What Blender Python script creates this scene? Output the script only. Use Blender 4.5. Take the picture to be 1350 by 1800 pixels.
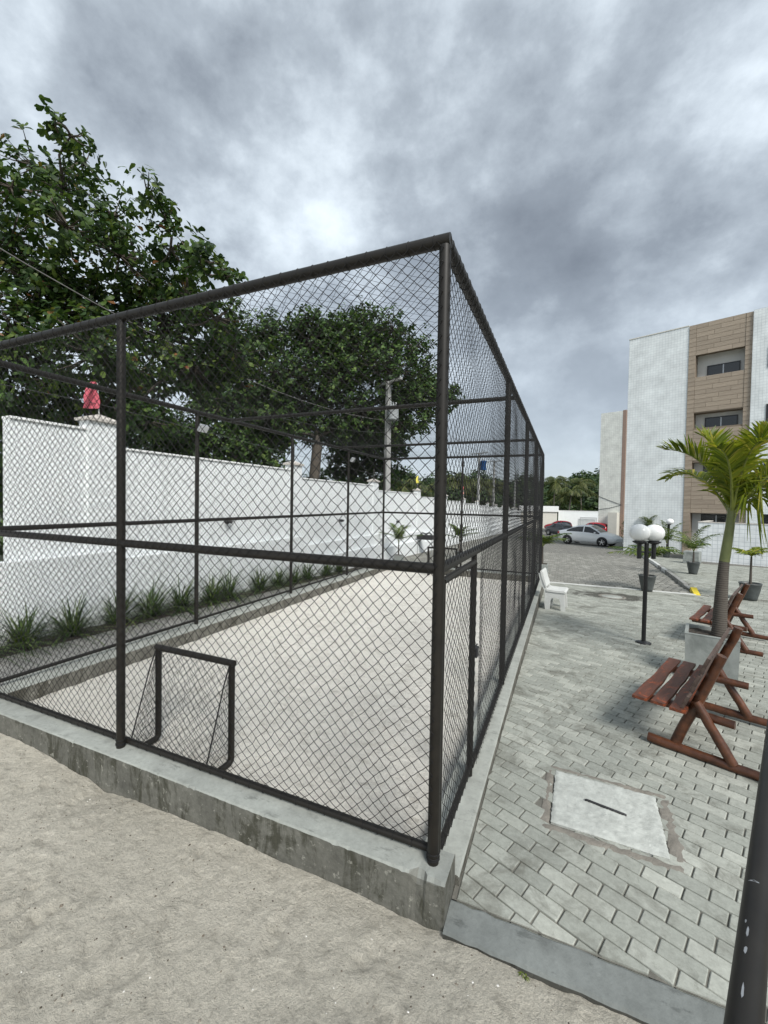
import bpy, math, random
import numpy as np
from mathutils import Vector, Matrix, Euler

# ------------------------------------------------------------------ clear
for o in list(bpy.data.objects):
    bpy.data.objects.remove(o, do_unlink=True)
scn = bpy.context.scene
COL = scn.collection
R = math.radians
random.seed(7)

# ------------------------------------------------------------------ camera
cam_d = bpy.data.cameras.new('camera')
cam_d.sensor_fit = 'HORIZONTAL'; cam_d.sensor_width = 36.0
cam_d.lens = 36.0 * 738.79 / 1350.0
cam_d.clip_start = 0.05; cam_d.clip_end = 3000.0
cam = bpy.data.objects.new('camera', cam_d); COL.objects.link(cam)
YAW, PITCH, ROLL = 0.4078, 0.0253, 0.0169
B_ = Matrix(((1, 0, 0), (0, 0, -1), (0, 1, 0)))
Ry_ = Matrix(((math.cos(YAW), 0, math.sin(YAW)), (0, 1, 0), (-math.sin(YAW), 0, math.cos(YAW))))
Rx_ = Matrix(((1, 0, 0), (0, math.cos(PITCH), -math.sin(PITCH)), (0, math.sin(PITCH), math.cos(PITCH))))
Rz_ = Matrix(((math.cos(ROLL), -math.sin(ROLL), 0), (math.sin(ROLL), math.cos(ROLL), 0), (0, 0, 1)))
M_ = Rz_ @ Rx_ @ Ry_ @ B_
right_, down_, fwd_ = M_[0], M_[1], M_[2]
cm = Matrix((( right_[0], -down_[0], -fwd_[0], 0), (right_[1], -down_[1], -fwd_[1], 0), (right_[2], -down_[2], -fwd_[2], 2.25), (0, 0, 0, 1)))
cam.matrix_world = cm
scn.camera = cam

# ------------------------------------------------------------------ world: overcast sky with cloud layers
SUN_EL, SUN_AZ = R(44), R(135)       # azimuth measured from +Y towards +X
wd = bpy.data.worlds.new('World'); scn.world = wd; wd.use_nodes = True
nt = wd.node_tree; nt.nodes.clear()
def wn(t, **k):
    n = nt.nodes.new(t)
    for a, b in k.items(): setattr(n, a, b)
    return n
out = wn('ShaderNodeOutputWorld')
sky = wn('ShaderNodeTexSky'); sky.sky_type = 'NISHITA'; sky.sun_disc = False
sky.sun_elevation = SUN_EL; sky.sun_rotation = SUN_AZ
bg1 = wn('ShaderNodeBackground'); bg1.inputs['Strength'].default_value = 0.10
nt.links.new(sky.outputs[0], bg1.inputs[0])
tc = wn('ShaderNodeTexCoord')
sep = wn('ShaderNodeSeparateXYZ'); nt.links.new(tc.outputs['Generated'], sep.inputs[0])
def mth(op, a, b=None, clamp=False):
    n = wn('ShaderNodeMath', operation=op, use_clamp=clamp)
    for i, v in enumerate((a, b)):
        if v is None: continue
        if isinstance(v, (int, float)): n.inputs[i].default_value = v
        else: nt.links.new(v, n.inputs[i])
    return n.outputs[0]
zz = mth('ADD', mth('MAXIMUM', sep.outputs['Z'], 0.0), 0.42)
cmb = wn('ShaderNodeCombineXYZ')
nt.links.new(mth('DIVIDE', sep.outputs['X'], zz), cmb.inputs[0])
nt.links.new(mth('DIVIDE', sep.outputs['Y'], zz), cmb.inputs[1])
SKY_OFF = (3.0, 6.5, 21.0)
def wnoise(scale, detail, rough, dist, off):
    mp = wn('ShaderNodeMapping'); mp.inputs['Location'].default_value = off; mp.inputs['Scale'].default_value = (1, 1, 1.35)
    nt.links.new(tc.outputs['Generated'], mp.inputs[0])
    n = wn('ShaderNodeTexNoise'); n.inputs['Scale'].default_value = scale; n.inputs['Detail'].default_value = detail
    n.inputs['Roughness'].default_value = rough; n.inputs['Distortion'].default_value = dist
    nt.links.new(mp.outputs[0], n.inputs['Vector'])
    return n.outputs['Fac']
n1 = wnoise(2.2, 12, 0.56, 0.0, SKY_OFF)
n2 = wnoise(5.2, 12, 0.60, 0.0, (8.1, 4.4, 2.0))
nsum = mth('ADD', mth('MULTIPLY', n1, 0.68), mth('MULTIPLY', n2, 0.32))
ramp = wn('ShaderNodeValToRGB')
cr = ramp.color_ramp
cr.elements[0].position = 0.28; cr.elements[0].color = (0.135, 0.153, 0.176, 1)
cr.elements[1].position = 0.64; cr.elements[1].color = (0.68, 0.745, 0.79, 1)
e = cr.elements.new(0.40); e.color = (0.205, 0.232, 0.262, 1)
e = cr.elements.new(0.47); e.color = (0.305, 0.343, 0.380, 1)
e = cr.elements.new(0.525); e.color = (0.430, 0.480, 0.524, 1)
e = cr.elements.new(0.58); e.color = (0.560, 0.620, 0.668, 1)
nt.links.new(nsum, ramp.inputs[0])
bg2 = wn('ShaderNodeBackground'); bg2.inputs['Strength'].default_value = 0.56
hz = mth('SUBTRACT', 1.0, mth('MULTIPLY', mth('MAXIMUM', sep.outputs['Z'], 0.0), 2.3), True)
mixh = wn('ShaderNodeMix', data_type='RGBA'); nt.links.new(mth('MULTIPLY', hz, 0.85), mixh.inputs[0])
nt.links.new(ramp.outputs[0], mixh.inputs[6]); mixh.inputs[7].default_value = (0.355, 0.400, 0.445, 1)
nt.links.new(mixh.outputs[2], bg2.inputs[0])
mixs = wn('ShaderNodeMixShader'); mixs.inputs[0].default_value = 0.93
nt.links.new(bg1.outputs[0], mixs.inputs[1]); nt.links.new(bg2.outputs[0], mixs.inputs[2])
nt.links.new(mixs.outputs[0], out.inputs[0])

# ------------------------------------------------------------------ sun behind the cloud
sd = bpy.data.lights.new('sun', 'SUN'); sd.energy = 1.5; sd.angle = R(20); sd.color = (1.0, 0.97, 0.92)
so = bpy.data.objects.new('sun', sd); COL.objects.link(so)
sdir = Vector((math.sin(SUN_AZ) * math.cos(SUN_EL), math.cos(SUN_AZ) * math.cos(SUN_EL), math.sin(SUN_EL)))
so.rotation_euler = sdir.to_track_quat('Z', 'Y').to_euler()
so.location = (0, 0, 60)

# ------------------------------------------------------------------ exposure
vs = scn.view_settings
vs.view_transform = 'Standard'; vs.look = 'None'; vs.gamma = 1.0; vs.exposure = 1.5
vs.use_curve_mapping = False

# ------------------------------------------------------------------ ground levels
def zp(y):                      # the paved site falls gently away from the camera
    y = min(y, 80.0); d = y - 5.0
    return 0.0536 - 0.029 * d - (0.013 * d * d if d < 0 else 0.0)
def zps(y):                     # its slope
    return -0.029 - (0.026 * (y - 5.0) if y < 5.0 else 0.0)
def zl(y):                      # walkway left of the court
    return 0.13 - 0.03 * (y - 2.8)
TH = R(-22); FR = Vector((math.cos(TH), math.sin(TH), 0)); LN = Vector((-math.sin(TH), math.cos(TH), 0))

# ------------------------------------------------------------------ helpers
def tag(o, label=None, cat=None, group=None, kind=None):
    if label: o['label'] = label
    if cat: o['category'] = cat
    if group: o['group'] = group
    if kind: o['kind'] = kind
    return o
def thing(name, loc, label, cat, group=None, rz=0.0):
    o = bpy.data.objects.new(name, None); COL.objects.link(o)
    o.empty_display_size = 0.1
    o.location = loc; o.rotation_euler = (0, 0, rz)
    return tag(o, label, cat, group)
def put(o, parent=None, world=False):
    COL.objects.link(o)
    if parent is not None:
        o.parent = parent
        if world: o.location = -Vector(parent.location)
    return o
def copy_tree(o, parent=None):
    c = o.copy(); COL.objects.link(c); c.parent = parent
    for ch in [q for q in bpy.data.objects if q.parent is o]:
        copy_tree(ch, c)
    return c

class MB:
    def __init__(s): s.v = []; s.f = []; s.sm = []
    def add(s, vs, fs, smooth=False):
        b = len(s.v); s.v += [tuple(q) for q in vs]
        s.f += [tuple(i + b for i in q) for q in fs]; s.sm += [smooth] * len(fs); return s
    def box(s, c, size, rot=None, bev=0.0):
        x, y, z = [q / 2 for q in size]
        if bev:
            b = min(bev, x * .9, y * .9, z * .9)
            P = []
            for sz in (-1, 1):
                for (dx, dy, dz) in ((b, b, 0), (0, 0, b)):
                    pass
            # chamfered box: 24 verts
            vs = []; idx = {}
            for sx in (-1, 1):
                for sy in (-1, 1):
                    for sz in (-1, 1):
                        for k in range(3):
                            p = [sx * (x - (b if k != 0 else 0)), sy * (y - (b if k != 1 else 0)), sz * (z - (b if k != 2 else 0))]
                            idx[(sx, sy, sz, k)] = len(vs); vs.append(p)
            fs = []
            I = idx
            for q in (-1, 1):
                fs.append([I[(q, -1, -1, 0)], I[(q, 1, -1, 0)], I[(q, 1, 1, 0)], I[(q, -1, 1, 0)]])
                fs.append([I[(-1, q, -1, 1)], I[(1, q, -1, 1)], I[(1, q, 1, 1)], I[(-1, q, 1, 1)]])
                fs.append([I[(-1, -1, q, 2)], I[(1, -1, q, 2)], I[(1, 1, q, 2)], I[(-1, 1, q, 2)]])
            for a in (-1, 1):
                for c2 in (-1, 1):
                    fs.append([I[(a, c2, -1, 0)], I[(a, c2, 1, 0)], I[(a, c2, 1, 1)], I[(a, c2, -1, 1)]])
                    fs.append([I[(a, -1, c2, 0)], I[(a, 1, c2, 0)], I[(a, 1, c2, 2)], I[(a, -1, c2, 2)]])
                    fs.append([I[(-1, a, c2, 1)], I[(1, a, c2, 1)], I[(1, a, c2, 2)], I[(-1, a, c2, 2)]])
                    for d in (-1, 1):
                        fs.append([I[(a, c2, d, 0)], I[(a, c2, d, 1)], I[(a, c2, d, 2)]])
            # orient outward
            of = []
            for f in fs:
                a0, a1, a2 = Vector(vs[f[0]]), Vector(vs[f[1]]), Vector(vs[f[2]])
                n = (a1 - a0).cross(a2 - a0); cc = sum((Vector(vs[i]) for i in f), Vector()) / len(f)
                of.append(f if n.dot(cc) > 0 else f[::-1])
            fs = of
        else:
            vs = [(-x, -y, -z), (x, -y, -z), (x, y, -z), (-x, y, -z), (-x, -y, z), (x, -y, z), (x, y, z), (-x, y, z)]
            fs = [(3, 2, 1, 0), (4, 5, 6, 7), (0, 1, 5, 4), (1, 2, 6, 5), (2, 3, 7, 6), (3, 0, 4, 7)]
        c = Vector(c)
        if rot is not None:
            m = rot if isinstance(rot, Matrix) else Euler(rot).to_matrix()
            vs = [m @ Vector(q) + c for q in vs]
        else: vs = [Vector(q) + c for q in vs]
        return s.add(vs, fs)
    def bx(s, x0, x1, y0, y1, z0, z1, bev=0.0):
        return s.box(((x0 + x1) / 2, (y0 + y1) / 2, (z0 + z1) / 2), (abs(x1 - x0), abs(y1 - y0), abs(z1 - z0)), None, bev)
    def tube(s, path, r, n=10, caps=True, wob=0.0, rnd=None):
        pts = [Vector(p) for p in path]; m = len(pts)
        rs = r if isinstance(r, (list, tuple)) else [r] * m
        t0 = (pts[1] - pts[0]).normalized()
        up = Vector((0, 0, 1)) if abs(t0.z) < .9 else Vector((1, 0, 0))
        a = t0.cross(up).normalized()
        vs = []
        for i, p in enumerate(pts):
            t = (pts[min(i + 1, m - 1)] - pts[max(i - 1, 0)]).normalized()
            a = (a - t * a.dot(t)).normalized(); b = t.cross(a)
            for k in range(n):
                an = 2 * math.pi * k / n; rr = rs[i] * (1 + (wob * (rnd.random() - .5) if rnd else 0))
                vs.append(p + (a * math.cos(an) + b * math.sin(an)) * rr)
        fs = [(i * n + k, i * n + (k + 1) % n, (i + 1) * n + (k + 1) % n, (i + 1) * n + k) for i in range(m - 1) for k in range(n)]
        s.add(vs, fs, True)
        if caps:
            b = len(s.v)
            s.v += [tuple(q) for q in vs[:n]] + [tuple(q) for q in vs[-n:]]
            s.f += [tuple(b + k for k in range(n - 1, -1, -1)), tuple(b + n + k for k in range(n))]; s.sm += [False, False]
        return s
    def lathe(s, prof, n=20, c=(0, 0, 0), axis='Z', smooth=True):
        vs = []; c = Vector(c)
        for (r, h) in prof:
            for k in range(n):
                an = 2 * math.pi * k / n; x, y = r * math.cos(an), r * math.sin(an)
                p = {'Z': (x, y, h), 'Y': (x, h, y), 'X': (h, x, y)}[axis]
                vs.append(Vector(p) + c)
        fs = [(i * n + k, i * n + (k + 1) % n, (i + 1) * n + (k + 1) % n, (i + 1) * n + k) for i in range(len(prof) - 1) for k in range(n)]
        if axis == 'Y': fs = [f[::-1] for f in fs]
        return s.add(vs, fs, smooth)
    def sphere(s, c, r, n=24, m=14, sz=1.0):
        prof = [(r * math.sin(math.pi * i / m), -r * sz * math.cos(math.pi * i / m)) for i in range(m + 1)]
        prof[0] = (1e-4, -r * sz); prof[-1] = (1e-4, r * sz)
        return s.lathe(prof, n, c)
    def prism(s, poly, y0, y1, f=None):
        """poly in (x,z), extruded along y; f maps point"""
        n = len(poly)
        vs = [(x, y0, z) for x, z in poly] + [(x, y1, z) for x, z in poly]
        fs = [tuple(range(n)), tuple(range(2 * n - 1, n - 1, -1))] + [(i, i + n, (i + 1) % n + n, (i + 1) % n) for i in range(n)]
        if f: vs = [f(Vector(q)) for q in vs]
        return s.add(vs, fs)
    def mesh(s, name, mat):
        me = bpy.data.meshes.new(name)
        me.from_pydata(s.v, [], s.f); me.polygons.foreach_set('use_smooth', s.sm)
        me.materials.append(mat); me.update()
        return me
    def build(s, name, mat, parent=None, world=False):
        o = bpy.data.objects.new(name, s.mesh(name, mat))
        return put(o, parent, world)
def np_mesh(name, V, F, mat, smooth=False):
    """V (n,3), F (m,k) same-size faces"""
    me = bpy.data.meshes.new(name)
    V = np.asarray(V, dtype=np.float32); F = np.asarray(F, dtype=np.int32); k = F.shape[1]
    me.vertices.add(len(V)); me.vertices.foreach_set('co', V.ravel())
    me.loops.add(F.size); me.loops.foreach_set('vertex_index', F.ravel())
    me.polygons.add(len(F)); me.polygons.foreach_set('loop_start', np.arange(0, F.size, k, dtype=np.int32))
    me.polygons.foreach_set('loop_total', np.full(len(F), k, dtype=np.int32))
    me.polygons.foreach_set('use_smooth', np.full(len(F), smooth, dtype=bool))
    me.materials.append(mat); me.update(calc_edges=True); me.validate()
    return me
def fbm(x, y, seed=0, octv=4, base=1.0):
    """cheap smooth noise from sines"""
    rs = np.random.RandomState(seed); o = 0; a = 1.0; f = base; tot = 0
    for _ in range(octv):
        for _ in range(3):
            an = rs.uniform(0, 6.283); ph = rs.uniform(0, 6.283, 2); ff = f * rs.uniform(.75, 1.3)
            u = (x * math.cos(an) + y * math.sin(an)) * ff; v = (-x * math.sin(an) + y * math.cos(an)) * ff
            o = o + a * np.sin(u + ph[0] + 1.3 * np.sin(v * .7 + ph[1]))
        tot += 3 * a; a *= .5; f *= 2.1
    return o / tot

# ------------------------------------------------------------------ materials
class N:
    def __init__(s, name):
        s.m = bpy.data.materials.new(name); s.m.use_nodes = True
        s.t = s.m.node_tree; s.b = s.t.nodes['Principled BSDF']
        s.o = s.t.nodes['Material Output']
    def n(s, t, **k):
        q = s.t.nodes.new(t)
        for a, b in k.items(): setattr(q, a, b)
        return q
    def L(s, a, b): s.t.links.new(a, b)
    def co(s, scale=(1, 1, 1), kind='Object', loc=(0, 0, 0), rot=(0, 0, 0)):
        t = s.n('ShaderNodeTexCoord'); m = s.n('ShaderNodeMapping')
        m.inputs['Scale'].default_value = scale; m.inputs['Location'].default_value = loc; m.inputs['Rotation'].default_value = rot
        s.L(t.outputs[kind], m.inputs[0]); return m.outputs[0]
    def noise(s, scale=5, detail=5, rough=.55, vec=None, dist=0.0):
        q = s.n('ShaderNodeTexNoise'); q.inputs['Scale'].default_value = scale; q.inputs['Detail'].default_value = detail
        q.inputs['Roughness'].default_value = rough; q.inputs['Distortion'].default_value = dist
        s.L(vec if vec is not None else s.co(), q.inputs['Vector']); return q.outputs['Fac']
    def ramp(s, fac, stops):
        q = s.n('ShaderNodeValToRGB'); c = q.color_ramp
        while len(c.elements) > 1: c.elements.remove(c.elements[-1])
        for i, (p, col) in enumerate(stops):
            e = c.elements[0] if i == 0 else c.elements.new(p)
            e.position = p; e.color = tuple(col) + (1,) if hasattr(col, '__len__') else (col, col, col, 1)
        s.L(fac, q.inputs[0]); return q.outputs[0]
    def mix(s, fac, a, b, mode='MIX'):
        q = s.n('ShaderNodeMix', data_type='RGBA', blend_type=mode)
        for i, v in ((0, fac), (6, a), (7, b)):
            if isinstance(v, (int, float)): q.inputs[i].default_value = v
            elif isinstance(v, tuple): q.inputs[i].default_value = v + (1,)
            else: s.L(v, q.inputs[i])
        return q.outputs[2]
    def math(s, op, a, b=None, clamp=False):
        q = s.n('ShaderNodeMath', operation=op, use_clamp=clamp)
        for i, v in enumerate((a, b)):
            if v is None: continue
            if isinstance(v, (int, float)): q.inputs[i].default_value = v
            else: s.L(v, q.inputs[i])
        return q.outputs[0]
    def bump(s, h, strength=.3, dist=.01):
        q = s.n('ShaderNodeBump'); q.inputs['Strength'].default_value = strength; q.inputs['Distance'].default_value = dist
        s.L(h, q.inputs['Height']); s.L(q.outputs[0], s.b.inputs['Normal']); return q
    def set(s, col=None, rough=None, metal=None, spec=None):
        if col is not None:
            if isinstance(col, tuple): s.b.inputs['Base Color'].default_value = col + (1,)
            else: s.L(col, s.b.inputs['Base Color'])
        if rough is not None:
            if isinstance(rough, (int, float)): s.b.inputs['Roughness'].default_value = rough
            else: s.L(rough, s.b.inputs['Roughness'])
        if metal is not None: s.b.inputs['Metallic'].default_value = metal
        if spec is not None: s.b.inputs['Specular IOR Level'].default_value = spec
        return s.m

def simple(name, col, rough=.6, var=.18, scale=6, bump=.15, bs=60, bd=.004, metal=0, spec=.5, stain=None):
    k = N(name)
    n = k.noise(scale, 6, .6)
    c = k.mix(1.0, col, k.ramp(n, [(.3, 1 - var), (.7, 1 + var)]), 'MULTIPLY')
    if stain:
        sc, lo, hi, scol, amt = stain
        f = k.ramp(k.noise(sc, 6, .65, None, .4), [(lo, 0.0), (hi, amt)])
        c = k.mix(f, c, scol)
    if bump: k.bump(k.noise(bs, 4, .6), bump, bd)
    return k.set(c, rough, metal, spec)

MAT = {}
MAT['metal'] = simple('dark_painted_steel', (.0115, .0098, .0076), .48, .3, 9, .05, 120, .001, spec=.35)
MAT['net'] = simple('black_nylon_twine', (.0035, .0035, .0038), .85, .1, 30, 0)
def render_wall(name, col):
    k = N(name)
    c = k.mix(1.0, col, k.ramp(k.noise(1.6, 6, .6), [(.3, .955), (.7, 1.035)]), 'MULTIPLY')
    st = k.noise(1.0, 8, .7, k.co((2.6, 2.6, .32)), .5)
    c = k.mix(k.ramp(st, [(.56, 0.0), (.74, .30)]), c, (.50, .51, .48))
    c = k.mix(k.ramp(k.noise(9, 7, .75), [(.62, 0.0), (.72, .22)]), c, (.52, .53, .50))
    k.bump(k.math('ADD', k.noise(45, 4, .6), k.math('MULTIPLY', k.noise(4, 4, .5), .8)), .3, .004)
    return k.set(c, .75, 0, .4)
MAT['white_wall'] = render_wall('white_painted_render', (.755, .78, .785))
MAT['white_paint'] = simple('white_paint', (.78, .79, .78), .6, .05, 4, .1, 60, .002)
MAT['cap'] = simple('weathered_white_cap', (.50, .47, .43), .8, .25, 5, .2, 60, .004)
MAT['black_metal'] = simple('black_lamp_paint', (.012, .012, .013), .38, .2, 8, .03)
MAT['globe'] = simple('white_lamp_globe', (.82, .83, .82), .28, .01, 3, 0)
MAT['pot'] = simple('dark_grey_glazed_pot', (.062, .07, .07), .45, .25, 5, .1, 40, .003)
MAT['soil'] = simple('potting_soil', (.045, .036, .028), .95, .5, 30, .8, 70, .02)
MAT['dirt'] = simple('bed_soil', (.055, .045, .035), .95, .4, 14, .8, 50, .02)
MAT['planter'] = simple('pale_concrete_planter', (.25, .268, .255), .75, .16, 5, .25, 40, .004, stain=(4.0, .48, .66, (.135, .150, .140), .75))
MAT['chair'] = simple('white_painted_concrete', (.53, .54, .52), .75, .08, 6, .25, 40, .004, stain=(5, .58, .78, (.40, .41, .38), .5))
MAT['log'] = simple('varnished_log', (.078, .028, .012), .38, .55, 11, .25, 30, .004)
MAT['tyre'] = simple('tyre_rubber', (.014, .014, .015), .8, .1, 10, 0)
MAT['rim'] = simple('alloy_rim', (.55, .56, .57), .3, .05, 10, 0, metal=.8)
MAT['glass'] = simple('dark_window_glass', (.010, .012, .014), .06, .05, 2, 0, spec=.7)
MAT['car_silver'] = simple('silver_car_paint', (.72, .74, .75), .3, .02, 3, 0, metal=.1)
MAT['car_red'] = simple('red_car_paint', (.42, .016, .026), .25, .02, 3, 0)
MAT['car_dark'] = simple('dark_grey_car_paint', (.045, .05, .06), .25, .02, 3, 0)
MAT['head'] = simple('headlamp_lens', (.6, .62, .64), .1, .02, 3, 0)
MAT['tail'] = simple('tail_lamp_lens', (.30, .012, .012), .15, .02, 3, 0)
MAT['plastic'] = simple('black_plastic', (.016, .016, .017), .55, .1, 10, 0)
MAT['pole'] = simple('utility_pole_concrete', (.33, .33, .32), .85, .12, 4, .2)
MAT['wire'] = simple('cable_sheath', (.05, .05, .052), .6, .1, 10, 0)
MAT['cable_pale'] = simple('pale_cable', (.13, .125, .12), .6, .2, 10, 0)
MAT['transf'] = simple('grey_transformer', (.36, .38, .39), .5, .08, 5, .05)
MAT['transf_blue'] = simple('blue_transformer', (.012, .075, .23), .45, .08, 5, .05)
MAT['flag_pink'] = simple('faded_red_cloth', (.44, .085, .115), .85, .12, 18, .15)
MAT['flag_yellow'] = simple('yellow_cloth', (.70, .62, .10), .85, .1, 18, .1)
MAT['flag_red'] = simple('red_cloth', (.65, .16, .15), .85, .1, 18, .1)
MAT['yellow'] = simple('yellow_road_paint', (.72, .56, .035), .7, .12, 9, .15)
MAT['beige'] = simple('beige_render', (.62, .60, .54), .8, .05, 2, .1)
MAT['recess'] = simple('white_recess_paint', (.58, .58, .56), .8, .04, 3, .05)
MAT['alu'] = simple('black_window_frame', (.015, .015, .016), .4, .1, 8, 0)
MAT['steel'] = simple('galvanised_steel', (.40, .41, .42), .4, .12, 12, .05, metal=.6)
MAT['aband'] = simple('brown_trim', (.27, .19, .15), .7, .12, 6, .05)

# concrete of the court walls: pale on top, mossy dark streaks on upright faces
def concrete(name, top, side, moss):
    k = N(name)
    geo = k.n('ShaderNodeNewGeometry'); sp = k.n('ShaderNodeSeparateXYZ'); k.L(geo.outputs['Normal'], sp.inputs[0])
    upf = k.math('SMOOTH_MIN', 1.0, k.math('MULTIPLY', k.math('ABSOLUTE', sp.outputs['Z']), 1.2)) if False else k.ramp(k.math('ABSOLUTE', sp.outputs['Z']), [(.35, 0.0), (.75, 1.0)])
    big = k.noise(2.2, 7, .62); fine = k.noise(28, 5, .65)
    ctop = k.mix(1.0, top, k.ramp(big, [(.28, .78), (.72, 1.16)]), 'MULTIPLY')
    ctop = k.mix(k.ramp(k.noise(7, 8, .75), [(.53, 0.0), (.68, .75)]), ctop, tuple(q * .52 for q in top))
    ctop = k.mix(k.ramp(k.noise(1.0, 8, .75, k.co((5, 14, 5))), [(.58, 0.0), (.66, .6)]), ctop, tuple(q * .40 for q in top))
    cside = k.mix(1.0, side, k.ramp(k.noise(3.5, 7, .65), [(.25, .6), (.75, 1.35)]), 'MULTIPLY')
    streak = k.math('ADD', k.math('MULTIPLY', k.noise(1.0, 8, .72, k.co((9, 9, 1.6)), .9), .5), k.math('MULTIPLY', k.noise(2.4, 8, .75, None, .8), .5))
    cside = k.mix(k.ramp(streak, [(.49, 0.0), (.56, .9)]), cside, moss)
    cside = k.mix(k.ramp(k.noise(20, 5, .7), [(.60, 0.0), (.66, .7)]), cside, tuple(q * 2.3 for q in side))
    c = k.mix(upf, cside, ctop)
    c = k.mix(1.0, c, k.ramp(fine, [(.3, .86), (.7, 1.1)]), 'MULTIPLY')
    h = k.math('ADD', k.noise(55, 5, .7), k.math('MULTIPLY', k.noise(9, 5, .6), 1.2))
    k.bump(h, .55, .006)
    return k.set(c, .88, 0, .3)
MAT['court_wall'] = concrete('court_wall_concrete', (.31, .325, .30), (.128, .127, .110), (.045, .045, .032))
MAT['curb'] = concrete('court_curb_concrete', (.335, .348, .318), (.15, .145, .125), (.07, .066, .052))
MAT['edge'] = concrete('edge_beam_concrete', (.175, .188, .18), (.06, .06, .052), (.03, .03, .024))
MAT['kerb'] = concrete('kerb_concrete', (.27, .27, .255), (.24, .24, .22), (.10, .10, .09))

# sand
def sand(name, c1, c2, dark, s1=1.3, mott=.5):
    k = N(name)
    a = k.noise(s1, 8, .62, None, .4); b = k.noise(9, 6, .7); g = k.noise(170, 3, .7); gg = k.noise(420, 2, .6)
    c = k.mix(k.ramp(a, [(.34, 0.0), (.66, 1.0)]), c1, c2)
    c = k.mix(k.ramp(b, [(.55, 0.0), (.74, .6)]), c, dark)
    c = k.mix(1.0, c, k.ramp(g, [(.30, .80), (.70, 1.14)]), 'MULTIPLY')
    c = k.mix(k.ramp(gg, [(.68, 0.0), (.74, .55)]), c, tuple(q * .45 for q in c1))
    sc = k.noise(6.5, 10, .70, None, .12)
    h = k.math('ADD', k.math('ADD', k.math('MULTIPLY', k.noise(30, 8, .78), .8), k.math('MULTIPLY', g, .35)), k.math('MULTIPLY', sc, 2.2))
    k.bump(h, 1.0, .028)
    c = k.mix(k.ramp(k.noise(6.5, 10, .74, k.co((1, 1.5, 1)), .25), [(.535, 0.0), (.625, mott)]), c, dark)
    c = k.mix(k.ramp(sc, [(.36, .30), (.46, 0.0)]), c, dark)
    c = k.mix(1.0, c, k.ramp(k.noise(60, 7, .8), [(.32, .72), (.5, 1.0), (.7, 1.12)]), 'MULTIPLY')
    return k.set(c, .95, 0, .2)
MAT['sand_court'] = sand('court_sand', (.83, .80, .73), (.745, .715, .65), (.43, .40, .345), 1.0, .6)
MAT['sand_yard'] = sand('yard_sand', (.60, .566, .482), (.52, .49, .414), (.29, .272, .228), .8, .5)

# pavers: colour per piece plus blotches in world position
def paver(name, c1, c2, dirt, amt=.75):
    k = N(name)
    oi = k.n('ShaderNodeObjectInfo'); geo = k.n('ShaderNodeNewGeometry')
    rnd = k.math('FRACT', k.math('ADD', oi.outputs['Random'], geo.outputs['Random Per Island']))
    pos = geo.outputs['Position']
    c = k.ramp(rnd, [(0, tuple(q * .90 for q in c1)), (.5, c1), (.85, c2), (1, tuple(q * 1.10 for q in c2))])
    c = k.mix(1.0, c, k.ramp(k.noise(30, 7, .78, pos), [(.3, .76), (.7, 1.16)]), 'MULTIPLY')
    blot = k.noise(2.6, 8, .72, pos, .6)
    c = k.mix(k.ramp(blot, [(.50, 0.0), (.64, amt)]), c, dirt)
    c = k.mix(k.ramp(k.noise(14, 8, .75, pos, .8), [(.56, 0.0), (.68, .45)]), c, dirt)
    c = k.mix(k.ramp(k.noise(.55, 6, .6, pos), [(.45, 0.0), (.75, .45)]), c, tuple(q * .75 for q in c1))
    # old wet-looking stain round the inspection cover near the drive
    mp = k.n('ShaderNodeMapping'); k.L(pos, mp.inputs[0]); mp.inputs['Location'].default_value = (-1.1 / 1.25, -12.7 / .75, 0); mp.inputs['Scale'].default_value = (1 / 1.25, 1 / .75, 0)
    ln = k.n('ShaderNodeVectorMath', operation='LENGTH'); k.L(mp.outputs[0], ln.inputs[0])
    msk = k.math('ADD', ln.outputs['Value'], k.math('MULTIPLY', k.math('SUBTRACT', k.noise(2.2, 6, .7, pos, .5), .5), 1.9))
    c = k.mix(k.ramp(msk, [(.55, .9), (.85, .0)]), c, (.055, .052, .043))
    k.bump(k.noise(90, 4, .7, pos), .5, .004)
    return k.set(c, .85, 0, .3)
MAT['paver'] = paver('grey_paver', (.308, .320, .284), (.368, .378, .336), (.128, .127, .106), .75)
MAT['road_paver'] = paver('weathered_road_paver', (.225, .222, .198), (.295, .29, .26), (.14, .137, .118), .5)
MAT['joint'] = simple('joint_sand', (.135, .130, .112), .95, .3, 12, .6, 80, .006)
MAT['mortar'] = simple('rough_mortar', (.19, .175, .15), .95, .25, 9, .7, 45, .012)
MAT['lid'] = simple('manhole_lid_concrete', (.42, .435, .405), .92, .2, 14, .7, 60, .006, stain=(6, .52, .72, (.26, .27, .25), .65))

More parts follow.
